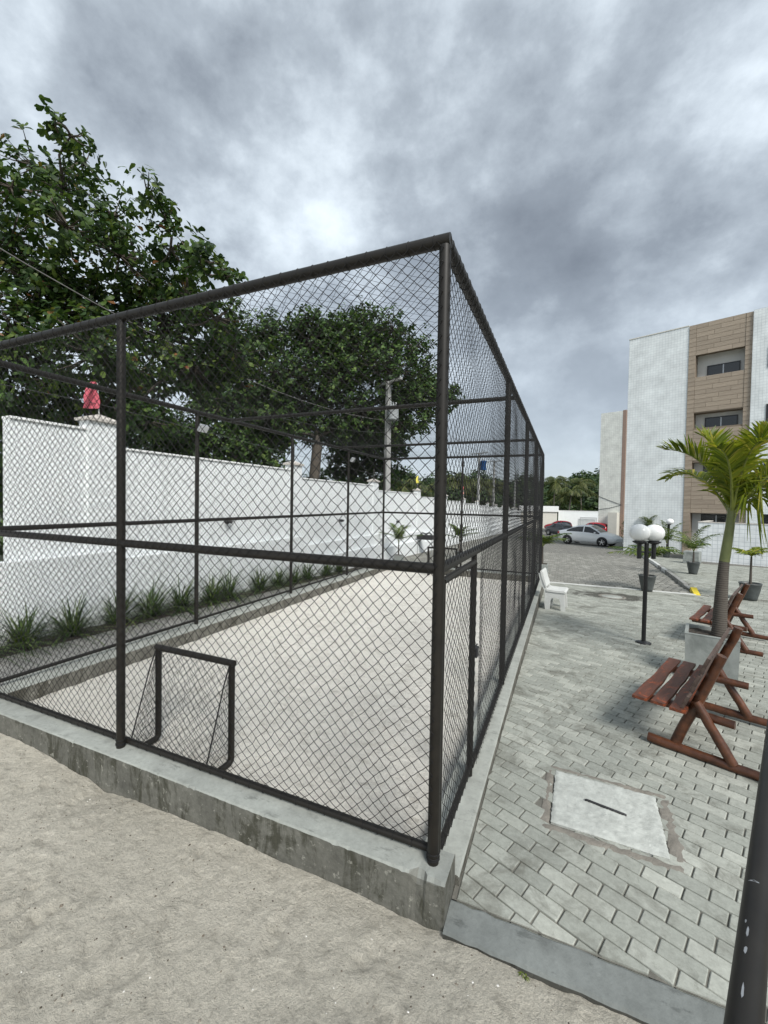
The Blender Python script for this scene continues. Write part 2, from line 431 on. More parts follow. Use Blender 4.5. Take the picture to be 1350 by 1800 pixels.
def brickmat(name, c1, c2, mortar, bw, bh, ms, rot, bumpd=.01, pos=True, rough=.85, squash=1.0, offs=.5, dirt=None):
    k = N(name)
    if pos:
        geo = k.n('ShaderNodeNewGeometry'); mp = k.n('ShaderNodeMapping'); k.L(geo.outputs['Position'], mp.inputs[0])
        mp.inputs['Rotation'].default_value = rot; v = mp.outputs[0]
    else: v = k.co(rot=rot)
    q = k.n('ShaderNodeTexBrick'); k.L(v, q.inputs['Vector'])
    q.offset = offs
    q.inputs['Color1'].default_value = c1 + (1,); q.inputs['Color2'].default_value = c2 + (1,); q.inputs['Mortar'].default_value = mortar + (1,)
    q.inputs['Scale'].default_value = 1.0; q.inputs['Mortar Size'].default_value = ms; q.inputs['Mortar Smooth'].default_value = .3
    q.inputs['Brick Width'].default_value = bw; q.inputs['Row Height'].default_value = bh; q.inputs['Bias'].default_value = 0
    c = k.mix(1.0, q.outputs['Color'], k.ramp(k.noise(1.2, 7, .65), [(.3, .82), (.7, 1.12)]), 'MULTIPLY')
    if dirt: c = k.mix(k.ramp(k.noise(.9, 8, .7, None, .5), [(.50, 0.0), (.70, dirt[1])]), c, dirt[0])
    k.bump(k.math('SUBTRACT', 1.0, q.outputs['Fac']), .6, bumpd)
    return k.set(c, rough, 0, .35)
MAT['road'] = brickmat('road_pavers', (.215, .212, .19), (.265, .26, .234), (.07, .067, .056), .21, .105, .018, (0, 0, R(22)), dirt=((.17, .165, .145), .45))
MAT['walk'] = brickmat('side_walk_slabs', (.26, .255, .24), (.30, .295, .275), (.19, .185, .17), .42, .42, .008, (0, 0, 0), dirt=((.22, .215, .2), .5))
MAT['tile'] = brickmat('white_facade_tile', (.70, .735, .735), (.74, .775, .775), (.59, .63, .64), .155, .155, .012, (R(90), 0, 0), .006, False, .25, offs=0.0)
MAT['tile_low'] = brickmat('white_wall_tile', (.71, .74, .75), (.75, .78, .79), (.52, .56, .58), .20, .20, .012, (R(90), 0, 0), .006, False, .22, offs=0.0)
MAT['tile_beige'] = brickmat('cream_facade_tile', (.68, .69, .64), (.73, .74, .69), (.55, .56, .52), .20, .20, .014, (R(90), 0, 0), .006, False, .35, offs=0.0)

def woodtile(name):
    k = N(name)
    oi = k.n('ShaderNodeObjectInfo')
    g = k.noise(1.0, 7, .65, k.co((1.2, 9, 22)), .4)
    c = k.ramp(g, [(.25, (.255, .205, .153)), (.5, (.32, .263, .203)), (.75, (.385, .325, .258))])
    c = k.mix(1.0, c, k.ramp(oi.outputs['Random'], [(0, .90), (1, 1.08)]), 'MULTIPLY')
    return k.set(c, .5, 0, .4)
MAT['plank'] = woodtile('wood_look_cladding')
MAT['grout'] = simple('cladding_grout', (.20, .16, .12), .9, .1, 8, 0)

def seatwood(name):
    k = N(name)
    oi = k.n('ShaderNodeObjectInfo')
    g = k.noise(1.0, 8, .7, k.co((14, 2.2, 14)), .8)
    c = k.ramp(g, [(.25, (.035, .014, .009)), (.45, (.095, .033, .018)), (.60, (.135, .050, .030)), (.8, (.17, .085, .06))])
    p = k.noise(6, 8, .75, k.co((1.6, .7, 1.6)), 1.2)
    c = k.mix(k.ramp(p, [(.525, 0.0), (.60, .9)]), c, (.32, .072, .022))
    k.bump(k.noise(1.0, 6, .7, k.co((60, 6, 60))), .5, .004)
    return k.set(c, .5, 0, .4)
MAT['seat'] = seatwood('peeling_red_varnish')
def greywood(name):
    k = N(name)
    g = k.noise(1.0, 8, .7, k.co((16, 2.0, 16)), .8)
    c = k.ramp(g, [(.25, (.03, .02, .016)), (.5, (.075, .05, .04)), (.75, (.135, .10, .085))])
    k.bump(k.noise(1.0, 6, .7, k.co((60, 6, 60))), .5, .004)
    return k.set(c, .6, 0, .4)
MAT['backwood'] = greywood('weathered_plank')
MAT['bark'] = simple('grey_bark', (.085, .072, .058), .9, .4, 9, .7, 25, .02)

def leafmat(name, stops, trans=.35, rough=.45):
    k = N(name)
    geo = k.n('ShaderNodeNewGeometry')
    c = k.ramp(geo.outputs['Random Per Island'], stops)
    k.set(c, rough, 0, .22)
    tr = k.n('ShaderNodeBsdfTranslucent'); k.L(k.mix(1.0, c, (1.2, 1.25, .7), 'MULTIPLY'), tr.inputs[0])
    ms = k.n('ShaderNodeMixShader'); ms.inputs[0].default_value = trans
    k.L(k.b.outputs[0], ms.inputs[1]); k.L(tr.outputs[0], ms.inputs[2]); k.L(ms.outputs[0], k.o.inputs[0])
    return k.m
MAT['leaf_almond'] = leafmat('almond_leaf', [(0, (.016, .034, .011)), (.45, (.033, .066, .017)), (.8, (.066, .112, .026)), (.985, (.112, .155, .034)), (.993, (.16, .08, .025)), (1, (.19, .07, .03))], .28)
MAT['leaf_dark'] = leafmat('dense_leaf', [(0, (0.018, 0.039, 0.013)), (.5, (0.038, 0.075, 0.019)), (.85, (0.075, 0.132, 0.033)), (1, (0.128, 0.180, 0.045))], .22)
MAT['leaf_far'] = leafmat('far_leaf', [(0, (0.017, 0.034, 0.014)), (.5, (0.034, 0.063, 0.021)), (1, (0.073, 0.112, 0.036))], .2)
MAT['leaf_palm'] = leafmat('palm_leaflet', [(0, (.065, .10, .009)), (.5, (.15, .195, .014)), (.85, (.26, .28, .024)), (1, (.40, .35, .07))], .35, .38)
MAT['leaf_pot'] = leafmat('potted_palm_leaflet', [(0, (.032, .062, .014)), (.6, (.075, .12, .022)), (1, (.16, .19, .04))], .3, .4)
MAT['leaf_coco'] = leafmat('coconut_leaflet', [(0, (.03, .045, .016)), (.6, (.065, .085, .028)), (1, (.14, .14, .055))], .25)
MAT['blade'] = leafmat('strap_leaf', [(0, (0.027, 0.054, 0.015)), (.6, (0.060, 0.105, 0.027)), (1, (0.135, 0.180, 0.048))], .25, .35)
MAT['rachis'] = simple('green_stem', (.14, .165, .03), .45, .2, 10, .05)
MAT['shaft'] = simple('green_crownshaft', (.135, .155, .055), .4, .25, 7, .05)
def palmtrunk(name):
    k = N(name)
    w = k.n('ShaderNodeTexWave', wave_type='BANDS', bands_direction='Z'); w.inputs['Scale'].default_value = 11.0
    w.inputs['Distortion'].default_value = 2.2; w.inputs['Detail'].default_value = 4
    k.L(k.co((1, 1, 1)), w.inputs['Vector'])
    c = k.ramp(w.outputs['Color'], [(.0, (.058, .049, .041)), (.3, (.082, .071, .060)), (1, (.105, .094, .081))])
    c = k.mix(k.ramp(k.noise(7, 6, .7), [(.5, 0.0), (.7, .6)]), c, (.05, .04, .033))
    k.bump(w.outputs['Color'], .3, .006)
    return k.set(c, .85, 0, .3)
MAT['palm_trunk'] = palmtrunk('ringed_palm_trunk')
MAT['earth'] = simple('distant_ground', (.07, .085, .045), .95, .4, .6, .4, 8, .05)
MAT['lichen'] = simple('old_trunk', (.10, .09, .075), .9, .3, 4, .5, 20, .02)

# ================================================================== SETTING
def sheet(name, rows, mat):
    """rows: list of lists of points -> grid"""
    V = [p for r in rows for p in r]; nx = len(rows[0])
    F = [(j * nx + i, j * nx + i + 1, (j + 1) * nx + i + 1, (j + 1) * nx + i) for j in range(len(rows) - 1) for i in range(nx - 1)]
    return MB().add(V, F).build(name, mat)
def grid(name, xs, ys, zf, mat, smooth=True):
    X, Y = np.meshgrid(xs, ys); Z = zf(X, Y)
    V = np.stack([X, Y, Z], -1).reshape(-1, 3); nx, ny = len(xs), len(ys)
    i, j = np.meshgrid(np.arange(nx - 1), np.arange(ny - 1)); a = (j * nx + i).ravel()
    F = np.stack([a, a + 1, a + nx + 1, a + nx], -1)
    o = bpy.data.objects.new(name, np_mesh(name, V, F, mat, smooth)); COL.objects.link(o); return o

# wide ground under everything
ys = [-300, -2, 1.9, 2.6, 14, 40, 80, 140, 900]
def gz(y): return -.45 if y < 2 else (zp(y) - .25)
tag(sheet('ground', [[(x, y, gz(y)) for x in (-900, -60, -8, 20, 60, 900)] for y in ys], MAT['earth']), kind='structure')

# road: paved drive behind the court, falling away
KERB = [(3.42, 14.2), (3.67, 18.1), (3.95, 23.5), (4.12, 28.5), (4.29, 33.8), (4.5, 40), (5.2, 60), (5.9, 80)]
def kx(y):
    for (x0, y0), (x1, y1) in zip(KERB, KERB[1:]):
        if y <= y1: return x0 + (x1 - x0) * (y - y0) / (y1 - y0)
    return KERB[-1][0]
def zroad(y): return zp(y) - .05 * min(1, max(0, (y - 14.3) / 1.5))
rows = [[(x, y, zroad(y) + (.022 if y > 26.6 else 0)) for x in (-7.6, -6, -3, 0, 2, kx(y) + .05)] for y in (14.3, 15.8, 18, 22, 26.55, 26.62, 28, 34, 40, 60, 80)]
tag(sheet('road', rows, MAT['road']), kind='structure')
rows = [[(x, y, zp(y) - .004) for x in (-6.6, -3, -.55)] for y in (13.3, 14.32)]
tag(sheet('court_end_paving', rows, MAT['road']), kind='structure')
tag(MB().box((1.45, 14.22, zp(14.22) - .036), (3.9, .14, .1), (R(-1.66), 0, 0), .008).build('drain_strip', MAT['chair']), kind='structure')

# walkway and planting bed between court and white wall
rows = [[(x, y, zl(y) + .004) for x in (-6.7, -5.7)] for y in (-1, 4, 9, 13.32)]
tag(sheet('side_walkway', rows, MAT['walk']), kind='structure')
grid_bed = grid('planting_bed', np.linspace(-7.4, -6.64, 16), np.linspace(-1, 14.4, 140),
     lambda X, Y: .13 - .03 * (Y - 2.8) + .02 + .025 * fbm(X, Y, 5, 4, 9) - .05 * np.clip((X + 6.73) / .09, 0, 1), MAT['dirt'])
tag(grid_bed, kind='structure')

# court sand: trodden
def zcourt(X, Y):
    rs = np.random.RandomState(4)
    Z = -.045 + .010 * fbm(X, Y, 1, 4, 5) + .010 * fbm(X, Y, 2, 3, 26)
    for _ in range(300):
        x, y = rs.uniform(-5.2, -.8), rs.uniform(2.4, 12.9); r = rs.uniform(.05, .11); an = rs.uniform(0, 3.14); a = rs.uniform(.004, .013)
        dx, dy = X - x, Y - y; u = (dx * math.cos(an) + dy * math.sin(an)) / r; v = (-dx * math.sin(an) + dy * math.cos(an)) / (r * .5)
        q = u * u + v * v
        Z = Z + np.where(q < 6, -a * np.exp(-q) + a * .6 * np.exp(-(np.sqrt(q) - 1.5) ** 2 * 5), 0)
    return Z
tag(grid('court_sand', np.linspace(-5.5, -.7, 150), np.linspace(2.3, 12.95, 320), zcourt, MAT['sand_court']), kind='structure')

# yard sand in front, heaped along the court wall
def zyard(X, Y):
    rs = np.random.RandomState(9)
    prof = np.interp(X, [-7, -4.8, -4.3, -3.9, -3.5, -3.3, -2.9, -2.4, -1.9, -1.2, -.53, -.40], [.05, .045, .04, -.01, -.03, -.085, -.05, -.035, -.03, -.03, -.04, -.030])
    w = np.exp(-np.clip(2.14 - Y, 0, 9) / .28)
    far = -.005 + .012 * fbm(X, Y, 12, 3, 1.6)
    Z = prof * w + far * (1 - w) + .008 * fbm(X, Y, 3, 4, 9) + .006 * fbm(X, Y, 6, 3, 30) + .004 * fbm(X, Y, 16, 2, 75)
    Z = Z + .02 * w * fbm(X * 1.3, Y * .2, 8, 3, 7)
    for _ in range(170):
        x, y = rs.uniform(-5, 1.4), rs.uniform(-.4, 2.0); r = rs.uniform(.07, .14); an = rs.uniform(0, 3.14); a = rs.uniform(.004, .015)
        dx, dy = X - x, Y - y; u = (dx * math.cos(an) + dy * math.sin(an)) / r; v = (-dx * math.sin(an) + dy * math.cos(an)) / (r * .45)
        q = u * u + v * v
        tread = 1 + .7 * np.sin(u * 11)
        Z = Z + np.where(q < 6, (-a * np.exp(-q * 1.2) + a * .6 * np.exp(-(np.sqrt(q) - 1.4) ** 2 * 5)) * tread, 0)
    return Z
tag(grid('yard_sand', np.linspace(-6, 2.0, 440), np.linspace(-1.0, 2.2, 180), zyard, MAT['sand_yard']), kind='structure')
tag(sheet('yard_outer_sand', [[(x, y, -.07) for x in (-40, -6, 2.0, 30)] for y in (-40, -.95, 1.9)], MAT['sand_yard']), kind='structure')
# grit and leaf crumbs lying on the sand
rs = np.random.RandomState(21); n = 1500
gx = rs.uniform(-4.8, 1.2, n); gy = rs.uniform(.4, 2.1, n); gzv = zyard(gx, gy)
s = rs.uniform(.0015, .0042, n) * np.where(rs.rand(n) > .97, 1.7, 1)
octv = np.array([(1, 0, 0), (-1, 0, 0), (0, 1, 0), (0, -1, 0), (0, 0, .7), (0, 0, -.7)]); octf = np.array([(0, 2, 4), (2, 1, 4), (1, 3, 4), (3, 0, 4), (2, 0, 5), (1, 2, 5), (3, 1, 5), (0, 3, 5)])
st = 1 + rs.rand(n, 1, 3) * 1.2
V = (octv[None] * s[:, None, None] * st + np.stack([gx, gy, gzv], -1)[:, None, :]).reshape(-1, 3)
F = (octf[None] + (np.arange(n) * 6)[:, None, None]).reshape(-1, 3)
kg = N('grit'); gg = kg.n('ShaderNodeNewGeometry')
kg.set(kg.ramp(gg.outputs['Random Per Island'], [(0, (.05, .042, .03)), (.5, (.12, .10, .075)), (.9, (.26, .24, .2)), (.97, (.75, .74, .7))]), .9)
o = bpy.data.objects.new('sand_grit', np_mesh('sand_grit', V, F, kg.m)); COL.objects.link(o)
tag(o, 'dark grit and crumbs scattered over the foreground sand', 'grit', kind='stuff')

# ------------------------------------------------------------------ court walls
X0, Y0, XL, YF = -.637, 2.255, -5.646, 13.03        # fence lines
cw = thing('court_curb', (-3.1, 7.6, 0), 'weathered grey concrete wall and curb running round the caged sand court', 'wall')
# front wall: lofted along X, worn arrises, a broken bite near the corner
def loft_wall(xs, y0, y1, ztop, zbot, seed, chip=None, wear=.004):
    rs = np.random.RandomState(seed); mb = MB(); rows = []
    wv = np.convolve(rs.randn(len(xs) + 8), np.ones(5) / 5, 'valid')[:len(xs)] * wear
    wv2 = np.convolve(rs.randn(len(xs) + 8), np.ones(9) / 9, 'valid')[:len(xs)] * wear
    pit = np.where(rs.rand(len(xs)) > .95, rs.rand(len(xs)) * .008, 0)
    for i, x in enumerate(xs):
        e = .008 + abs(wv[i]) + pit[i]; c = 0
        if chip:
            c = sum(d * math.exp(-((x - cx) / w) ** 2) for cx, w, d in chip)
        rows.append([(x, y0 + wv2[i], zbot), (x, y0 + wv2[i] * .5, (zbot + ztop) / 2), (x, y0 + c * .35, ztop - e - c * 1.25), (x, y0 + c * .6, ztop - e - c * .7), (x, y0 + e + c * 1.0, ztop - c * .12),
                     (x, (y0 + y1) / 2, ztop + wv2[i] * .4), (x, y1 - e, ztop), (x, y1, ztop - e), (x, y1, zbot)])
    m = len(rows[0]); V = [p for r in rows for p in r]
    F = [(i * m + k, (i + 1) * m + k, (i + 1) * m + k + 1, i * m + k + 1) for i in range(len(rows) - 1) for k in range(m - 1)]
    F += [tuple(range(m)), tuple((len(rows) - 1) * m + k for k in range(m - 1, -1, -1))]
    return mb.add([Vector(p) for p in V], F)
xs = np.concatenate([np.arange(-9.5, -5.0, .2), np.arange(-5.0, -.54, .02), [-.545, -.536]])
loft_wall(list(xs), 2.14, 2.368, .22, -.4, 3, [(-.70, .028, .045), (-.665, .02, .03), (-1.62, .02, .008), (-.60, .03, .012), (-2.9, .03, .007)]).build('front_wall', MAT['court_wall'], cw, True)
# sand-side lower curbs
def loft_y(ys, x0, x1, ztop, zbot, seed):
    mb = loft_wall(list(ys), -x1, -x0, ztop, zbot, seed)
    mb.v = [(-y, x, z) for (x, y, z) in mb.v]
    return mb
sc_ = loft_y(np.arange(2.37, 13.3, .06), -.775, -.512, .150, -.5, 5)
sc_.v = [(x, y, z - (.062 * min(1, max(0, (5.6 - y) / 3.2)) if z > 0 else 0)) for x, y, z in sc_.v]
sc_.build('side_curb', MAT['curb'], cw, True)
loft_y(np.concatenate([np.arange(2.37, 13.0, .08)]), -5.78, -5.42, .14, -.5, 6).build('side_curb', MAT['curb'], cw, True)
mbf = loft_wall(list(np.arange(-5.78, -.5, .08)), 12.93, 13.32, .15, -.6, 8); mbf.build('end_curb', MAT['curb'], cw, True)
# slanted edge beam between sand and pavers
mb = MB(); rows = []
rs = np.random.RandomState(2)
for x in np.arange(-.534, 5.0, .06):
    j = rs.randn() * .002
    rows.append([(x, 2.103, -.3), (x, 2.105 + j, -.008), (x, 2.117 + j, .004), (x, 2.268 + j, .028), (x, 2.279 + j * 2, .024), (x, 2.281, -.1)])
m = 6; V = [p for r in rows for p in r]
F = [(i * m + k, (i + 1) * m + k, (i + 1) * m + k + 1, i * m + k + 1) for i in range(len(rows) - 1) for k in range(m - 1)] + [tuple(range(m))]
mb.add(V, F).build('edge_beam', MAT['edge'], cw, True)

# small weed sprouting where beam and sand meet
wd_ = thing('weed', (-.13, 2.092, -.035), 'tiny green weed sprouting at the foot of the concrete edge beam', 'weed')
mbw = MB(); rw = random.Random(3)
for _ in range(16):
    az = rw.uniform(0, 6.28); L = rw.uniform(.012, .03); h_ = Vector((math.cos(az), math.sin(az), 0)); sd_ = Vector((-h_.y, h_.x, 0)) * .004; b_ = Vector((rw.uniform(-.012, .012), rw.uniform(-.008, .008), 0))
    m_ = b_ + h_ * L * .6 + Vector((0, 0, L * .8)); e_ = b_ + h_ * L * 1.3 + Vector((0, 0, L * .7))
    mbw.add([b_ - sd_ * .3, b_ + sd_ * .3, m_ + sd_, m_ - sd_, e_], [(0, 1, 2, 3), (3, 2, 4)])
mbw.build('leaves', MAT['leaf_pot'], wd_)

# ------------------------------------------------------------------ pavers
base_rows = [[(x, y, zp(y) - .0105) for x in (-.533, 3.3, 12, 24)] for y in (2.282, 2.6, 3, 3.4, 3.8, 4.2, 4.6, 5, 14.3)]
pz = tag(sheet('plaza', base_rows, MAT['joint']), kind='structure')
def zside(y): return zp(y) + .06 * min(1, max(0, (y - 14.3) / 2.0))
rows = [[(x if x > 0 else kx(y) + .1, y, zside(y) - .0105) for x in (-1, 12, 30)] for y in (14.3, 16.3, 20, 28, 34, 45, 80)]
sw = tag(sheet('pavement', rows, MAT['joint']), kind='structure')
PL, PW, GAP, GAPL = .203, .1035, .0066, .0085
def clip(poly, a, b, c):          # keep a*x+b*y>=c
    o = []
    for i in range(len(poly)):
        p, q = poly[i], poly[(i + 1) % len(poly)]
        dp, dq = a * p[0] + b * p[1] - c, a * q[0] + b * q[1] - c
        if dp >= 0: o.append(p)
        if (dp >= 0) != (dq >= 0):
            t = dp / (dp - dq); o.append((p[0] + (q[0] - p[0]) * t, p[1] + (q[1] - p[1]) * t))
    return o
def area(p): return abs(sum(p[i][0] * p[(i + 1) % len(p)][1] - p[(i + 1) % len(p)][0] * p[i][1] for i in range(len(p)))) / 2
rs = random.Random(11)
near = []; rest = []; side_l = []
for j in range(-20, 330):
    sh = (0.5 * (j % 2) + rs.uniform(-.04, .04) + .13 * math.sin(j * .37)) * PL
    for i in range(-60, 130):
        u, v = i * PL + sh, j * PW
        cx, cy = u * FR.x + v * LN.x, u * FR.y + v * LN.y + 1.2
        if cy < 2.0 or cx < -.7 or cy > 27 or cx > .55 * cy + 2.2: continue
        plaza = cy < 14.15
        if not plaza and (cy < 14.3 or cx < kx(cy) + .12): continue
        if not plaza and cy > 24.0 and cx > 6.0: continue
        hl, hw = PL / 2 - GAPL / 2, PW / 2 - GAP / 2
        q = [(cx + a * hl * FR.x + b * hw * LN.x, cy + a * hl * FR.y + b * hw * LN.y) for a, b in ((-1, -1), (1, -1), (1, 1), (-1, 1))]
        full = True
        if plaza:
            q2 = clip(clip(clip(q, 1, 0, -.503), 0, 1, 2.287), 0, -1, -14.14)
            if len(q2) < 3 or area(q2) < .0008: continue
            full = area(q2) > .0180
            if -.045 < cx < .675 and 3.08 < cy < 3.65: continue
            if not full: q = q2
        d = math.hypot(cx, cy)
        dep_ = M_[2] @ Vector((cx, cy, zp(cy) - 2.25)); px = (M_[0] @ Vector((cx, cy, zp(cy) - 2.25))) / max(dep_, .01) * 738.79
        vis = plaza and abs(px) < 700
        rec = (d if vis else 99, cx, cy, q, full)
        (near if vis else (rest if plaza else side_l)).append(rec)
near.sort(key=lambda r: r[0])
rest += near[300:]; near = near[:300]
hl, hw = PL / 2 - GAPL / 2, PW / 2 - GAP / 2
def paver_geo(q, zt, th, bev):
    """q polygon about origin; chamfered top"""
    n = len(q); cx = sum(p[0] for p in q) / n; cy = sum(p[1] for p in q) / n
    def ins(p, b):
        d = math.hypot(p[0] - cx, p[1] - cy); k = max(0, 1 - b * 1.35 / max(d, 1e-4)); return (cx + (p[0] - cx) * k, cy + (p[1] - cy) * k)
    V = [(p[0], p[1], zt - th) for p in q] + [(p[0], p[1], zt - bev) for p in q] + [ins(p, bev) + (zt,) for p in q]
    F = [tuple(range(2 * n, 3 * n))]
    for k in range(n):
        a = (k + 1) % n
        F += [(k, a, n + a, n + k), (n + k, n + a, 2 * n + a, 2 * n + k)]
    return V, F
def rectq(): return [(a * hl, b * hw) for a, b in ((-1, -1), (1, -1), (1, 1), (-1, 1))]
pm = []
for kvar in range(4):
    r2 = random.Random(kvar)
    q = []
    for (x, y) in rectq():       # softened corners
        sx, sy = (1 if x > 0 else -1), (1 if y > 0 else -1); c = r2.uniform(.002, .007)
        pr = [(x - sx * c, y), (x, y - sy * c)]
        if sx * sy > 0: pr = pr[::-1]
        q += pr
    V, F = paver_geo(q, 0, .05, .0035)
    pm.append(MB().add(V, F).mesh('paver', MAT['paver']))
slope = math.atan(.029)
for (d, cx, cy, q, full) in near:
    dz = rs.uniform(-.0025, .0025)
    if full:
        o = bpy.data.objects.new('paver', rs.choice(pm))
        o.location = (cx, cy, zp(cy) + dz)
        e = Euler((rs.uniform(-.012, .012), rs.uniform(-.009, .009), TH + rs.uniform(-.012, .012) + (math.pi if rs.random() > .5 else 0))).to_matrix()
        o.rotation_euler = (Matrix.Rotation(math.atan(zps(cy)), 3, 'X') @ e).to_euler()
    else:
        V, F = paver_geo([(p[0] - cx, p[1] - cy) for p in q], 0, .05, .0035)
        o = bpy.data.objects.new('paver', MB().add(V, F).mesh('paver', MAT['paver']))
        o.location = (cx, cy, zp(cy) + dz - .002); o.rotation_euler = (math.atan(zps(cy)), 0, 0)
    COL.objects.link(o); o.parent = pz
def joined(lst, name, parent, zf):
    mb = MB()
    for (d, cx, cy, q, full) in lst:
        V, F = paver_geo([(p[0] - cx, p[1] - cy) for p in q], 0, .03, .004)
        t1, t2, dz = rs.uniform(-.012, .012), rs.uniform(-.010, .010), rs.uniform(-.002, .002)
        z0 = zf(cy)
        mb.add([(x + cx, y + cy, z0 + z + dz + t1 * x + (t2 + zps(cy)) * y) for x, y, z in V], F)
    return tag(mb.build(name, MAT['paver'], parent), kind='stuff')
joined(rest, 'pavers', pz, zp)
joined(side_l, 'pavers', sw, zside)

rd = []
rj = random.Random(77)
for j in range(0, 40):
    yy = 14.46 + j * .305; shf = (.5 * (j % 2) + rj.uniform(-.05, .05)) * .203
    xx = -7.2 + shf
    while xx < kx(yy) - .12:
        if not (xx < -6.0 and yy < 20): pass
        hl2, hw2 = .094, .142
        q = [(xx - hl2, yy - hw2), (xx + hl2, yy - hw2), (xx + hl2, yy + hw2), (xx - hl2, yy + hw2)]
        rd.append((0, xx, yy, q, True)); xx += .203
def joined_road(lst):
    mb = MB()
    for (d, cx, cy, q, full) in lst:
        t1, t2, dz = rs.uniform(-.014, .014), rs.uniform(-.014, .014), rs.uniform(-.002, .002); z0 = zroad(cy) + .022
        V = [(p[0], p[1], z0 - .02) for p in q] + [(cx + (p[0] - cx) * .95, cy + (p[1] - cy) * .96, z0 + dz + t1 * (p[0] - cx) + (t2 - .029) * (p[1] - cy)) for p in q]
        mb.add(V, [(4, 5, 6, 7)] + [(k, (k + 1) % 4, 4 + (k + 1) % 4, 4 + k) for k in range(4)])
    return tag(mb.build('pavers', MAT['road_paver'], bpy.data.objects['road']), kind='stuff')
joined_road(rd)

# kerb stones along the drive
kb = thing('drive_kerb', (3.42, 14.2, zp(14.2)), 'worn white kerb along the drive with a yellow painted end', 'kerb')
y = 14.95; i = 0; kmat = [MAT['kerb'], MAT['chair'], MAT['kerb'], MAT['chair'], MAT['kerb']]
while y < 60:
    L = .98; x0, x1 = kx(y), kx(y + L); an = math.atan2(L, x1 - x0)
    mbk = MB().box(((x0 + x1) / 2, y + L / 2 - .01, zside(y + L / 2) - .105), (L - .02, .13, .26), Euler((0, math.atan(.029), an)).to_matrix(), .012)
    mbk.build('kerb_stone', kmat[(i * 7 + i // 3) % 5], kb, True); y += L; i += 1
x0 = kx(14.3); zt = zp(14.6)
ye = MB().add([(x0 + .07, 14.15, zt + .02), (x0 - .07, 14.15, zt + .015), (x0 + .01, 14.94, zt + .10), (x0 + .16, 14.94, zt + .10),
          (x0 + .09, 14.15, zt - .1), (x0 - .09, 14.15, zt - .1), (x0 - .01, 14.94, zt - .1), (x0 + .18, 14.94, zt - .1)],
         [(0, 3, 2, 1), (1, 2, 6, 5), (0, 1, 5, 4), (3, 0, 4, 7), (2, 3, 7, 6)]).build('kerb_end', MAT['yellow'], kb, True)
ye['label'] = 'tapered kerb end painted yellow'

# manhole: mortar frame, lid, lifting slot
mh = thing('manhole', (.315, 3.365, zp(3.365)), 'rectangular pale concrete manhole lid set in mortar among the pavers', 'manhole', rz=R(-2))
mh.rotation_euler = (math.atan(zps(3.4)), 0, R(-2))
rs2 = random.Random(3)
mb = MB()
for (x0, x1, y0, y1) in ((-.415, .43, .315, .375), (-.415, .43, -.385, -.315), (-.415, -.355, -.315, .315), (.355, .44, -.315, .315)):
    nx = max(2, int((x1 - x0) / .03)); ny = max(2, int((y1 - y0) / .03)); V = []; 
    for b in range(ny + 1):
        for a in range(nx + 1):
            ed = (a in (0, nx)) or (b in (0, ny))
            V.append((x0 + (x1 - x0) * a / nx + rs2.uniform(-.008, .008) * (0 if not ed else .7), y0 + (y1 - y0) * b / ny + rs2.uniform(-.006, .006) * .7, .005 + rs2.uniform(-.004, .004) - (.012 if ed else 0)))
    F = [(b * (nx + 1) + a, b * (nx + 1) + a + 1, (b + 1) * (nx + 1) + a + 1, (b + 1) * (nx + 1) + a) for b in range(ny) for a in range(nx)]
    mb.add(V, F, True)
mb.build('mortar_frame', MAT['mortar'], mh)
MB().bx(-.41, .42, -.375, .37, -.06, -.018).build('pit_rim', MAT['joint'], mh)
nx, ny = 48, 42; rs3 = np.random.RandomState(5); V = []
for b_ in range(ny + 1):
    for a_ in range(nx + 1):
        e_ = a_ in (0, nx) or b_ in (0, ny); u_, v_ = a_ / nx - .5, b_ / ny - .5
        V.append((u_ * .69 + (rs3.randn() * .0022 if e_ else 0), v_ * .608 + (rs3.randn() * .0022 if e_ else 0), (.004 if e_ else .010) + .0016 * rs3.randn() * (0 if e_ else 1)))
F = [(b_ * (nx + 1) + a_, b_ * (nx + 1) + a_ + 1, (b_ + 1) * (nx + 1) + a_ + 1, (b_ + 1) * (nx + 1) + a_) for b_ in range(ny) for a_ in range(nx)]
MB().add(V, F, True).bx(-.343, .343, -.302, .302, -.05, .003).build('lid', MAT['lid'], mh)
MB().tube([(-.13, .02, .012), (-.12, .02, .016), (.12, -.02, .016), (.13, -.02, .012)], .0085, 8).build('lifting_bar', MAT['plastic'], mh)

ic = thing('inspection_cover', (1.18, 12.55, zp(12.55)), 'round concrete inspection cover in the stained paving before the drive', 'cover')
ic.rotation_euler = (-slope, 0, 0)
MB().lathe([(.001, .006), (.245, .006), (.25, .002), (.25, -.03)], 28).build('lid', MAT['curb'], ic)
MB().lathe([(.262, -.03), (.262, .005), (.268, .008), (.325, .008), (.33, .004), (.33, -.03)], 28).build('rim', MAT['mortar'], ic)

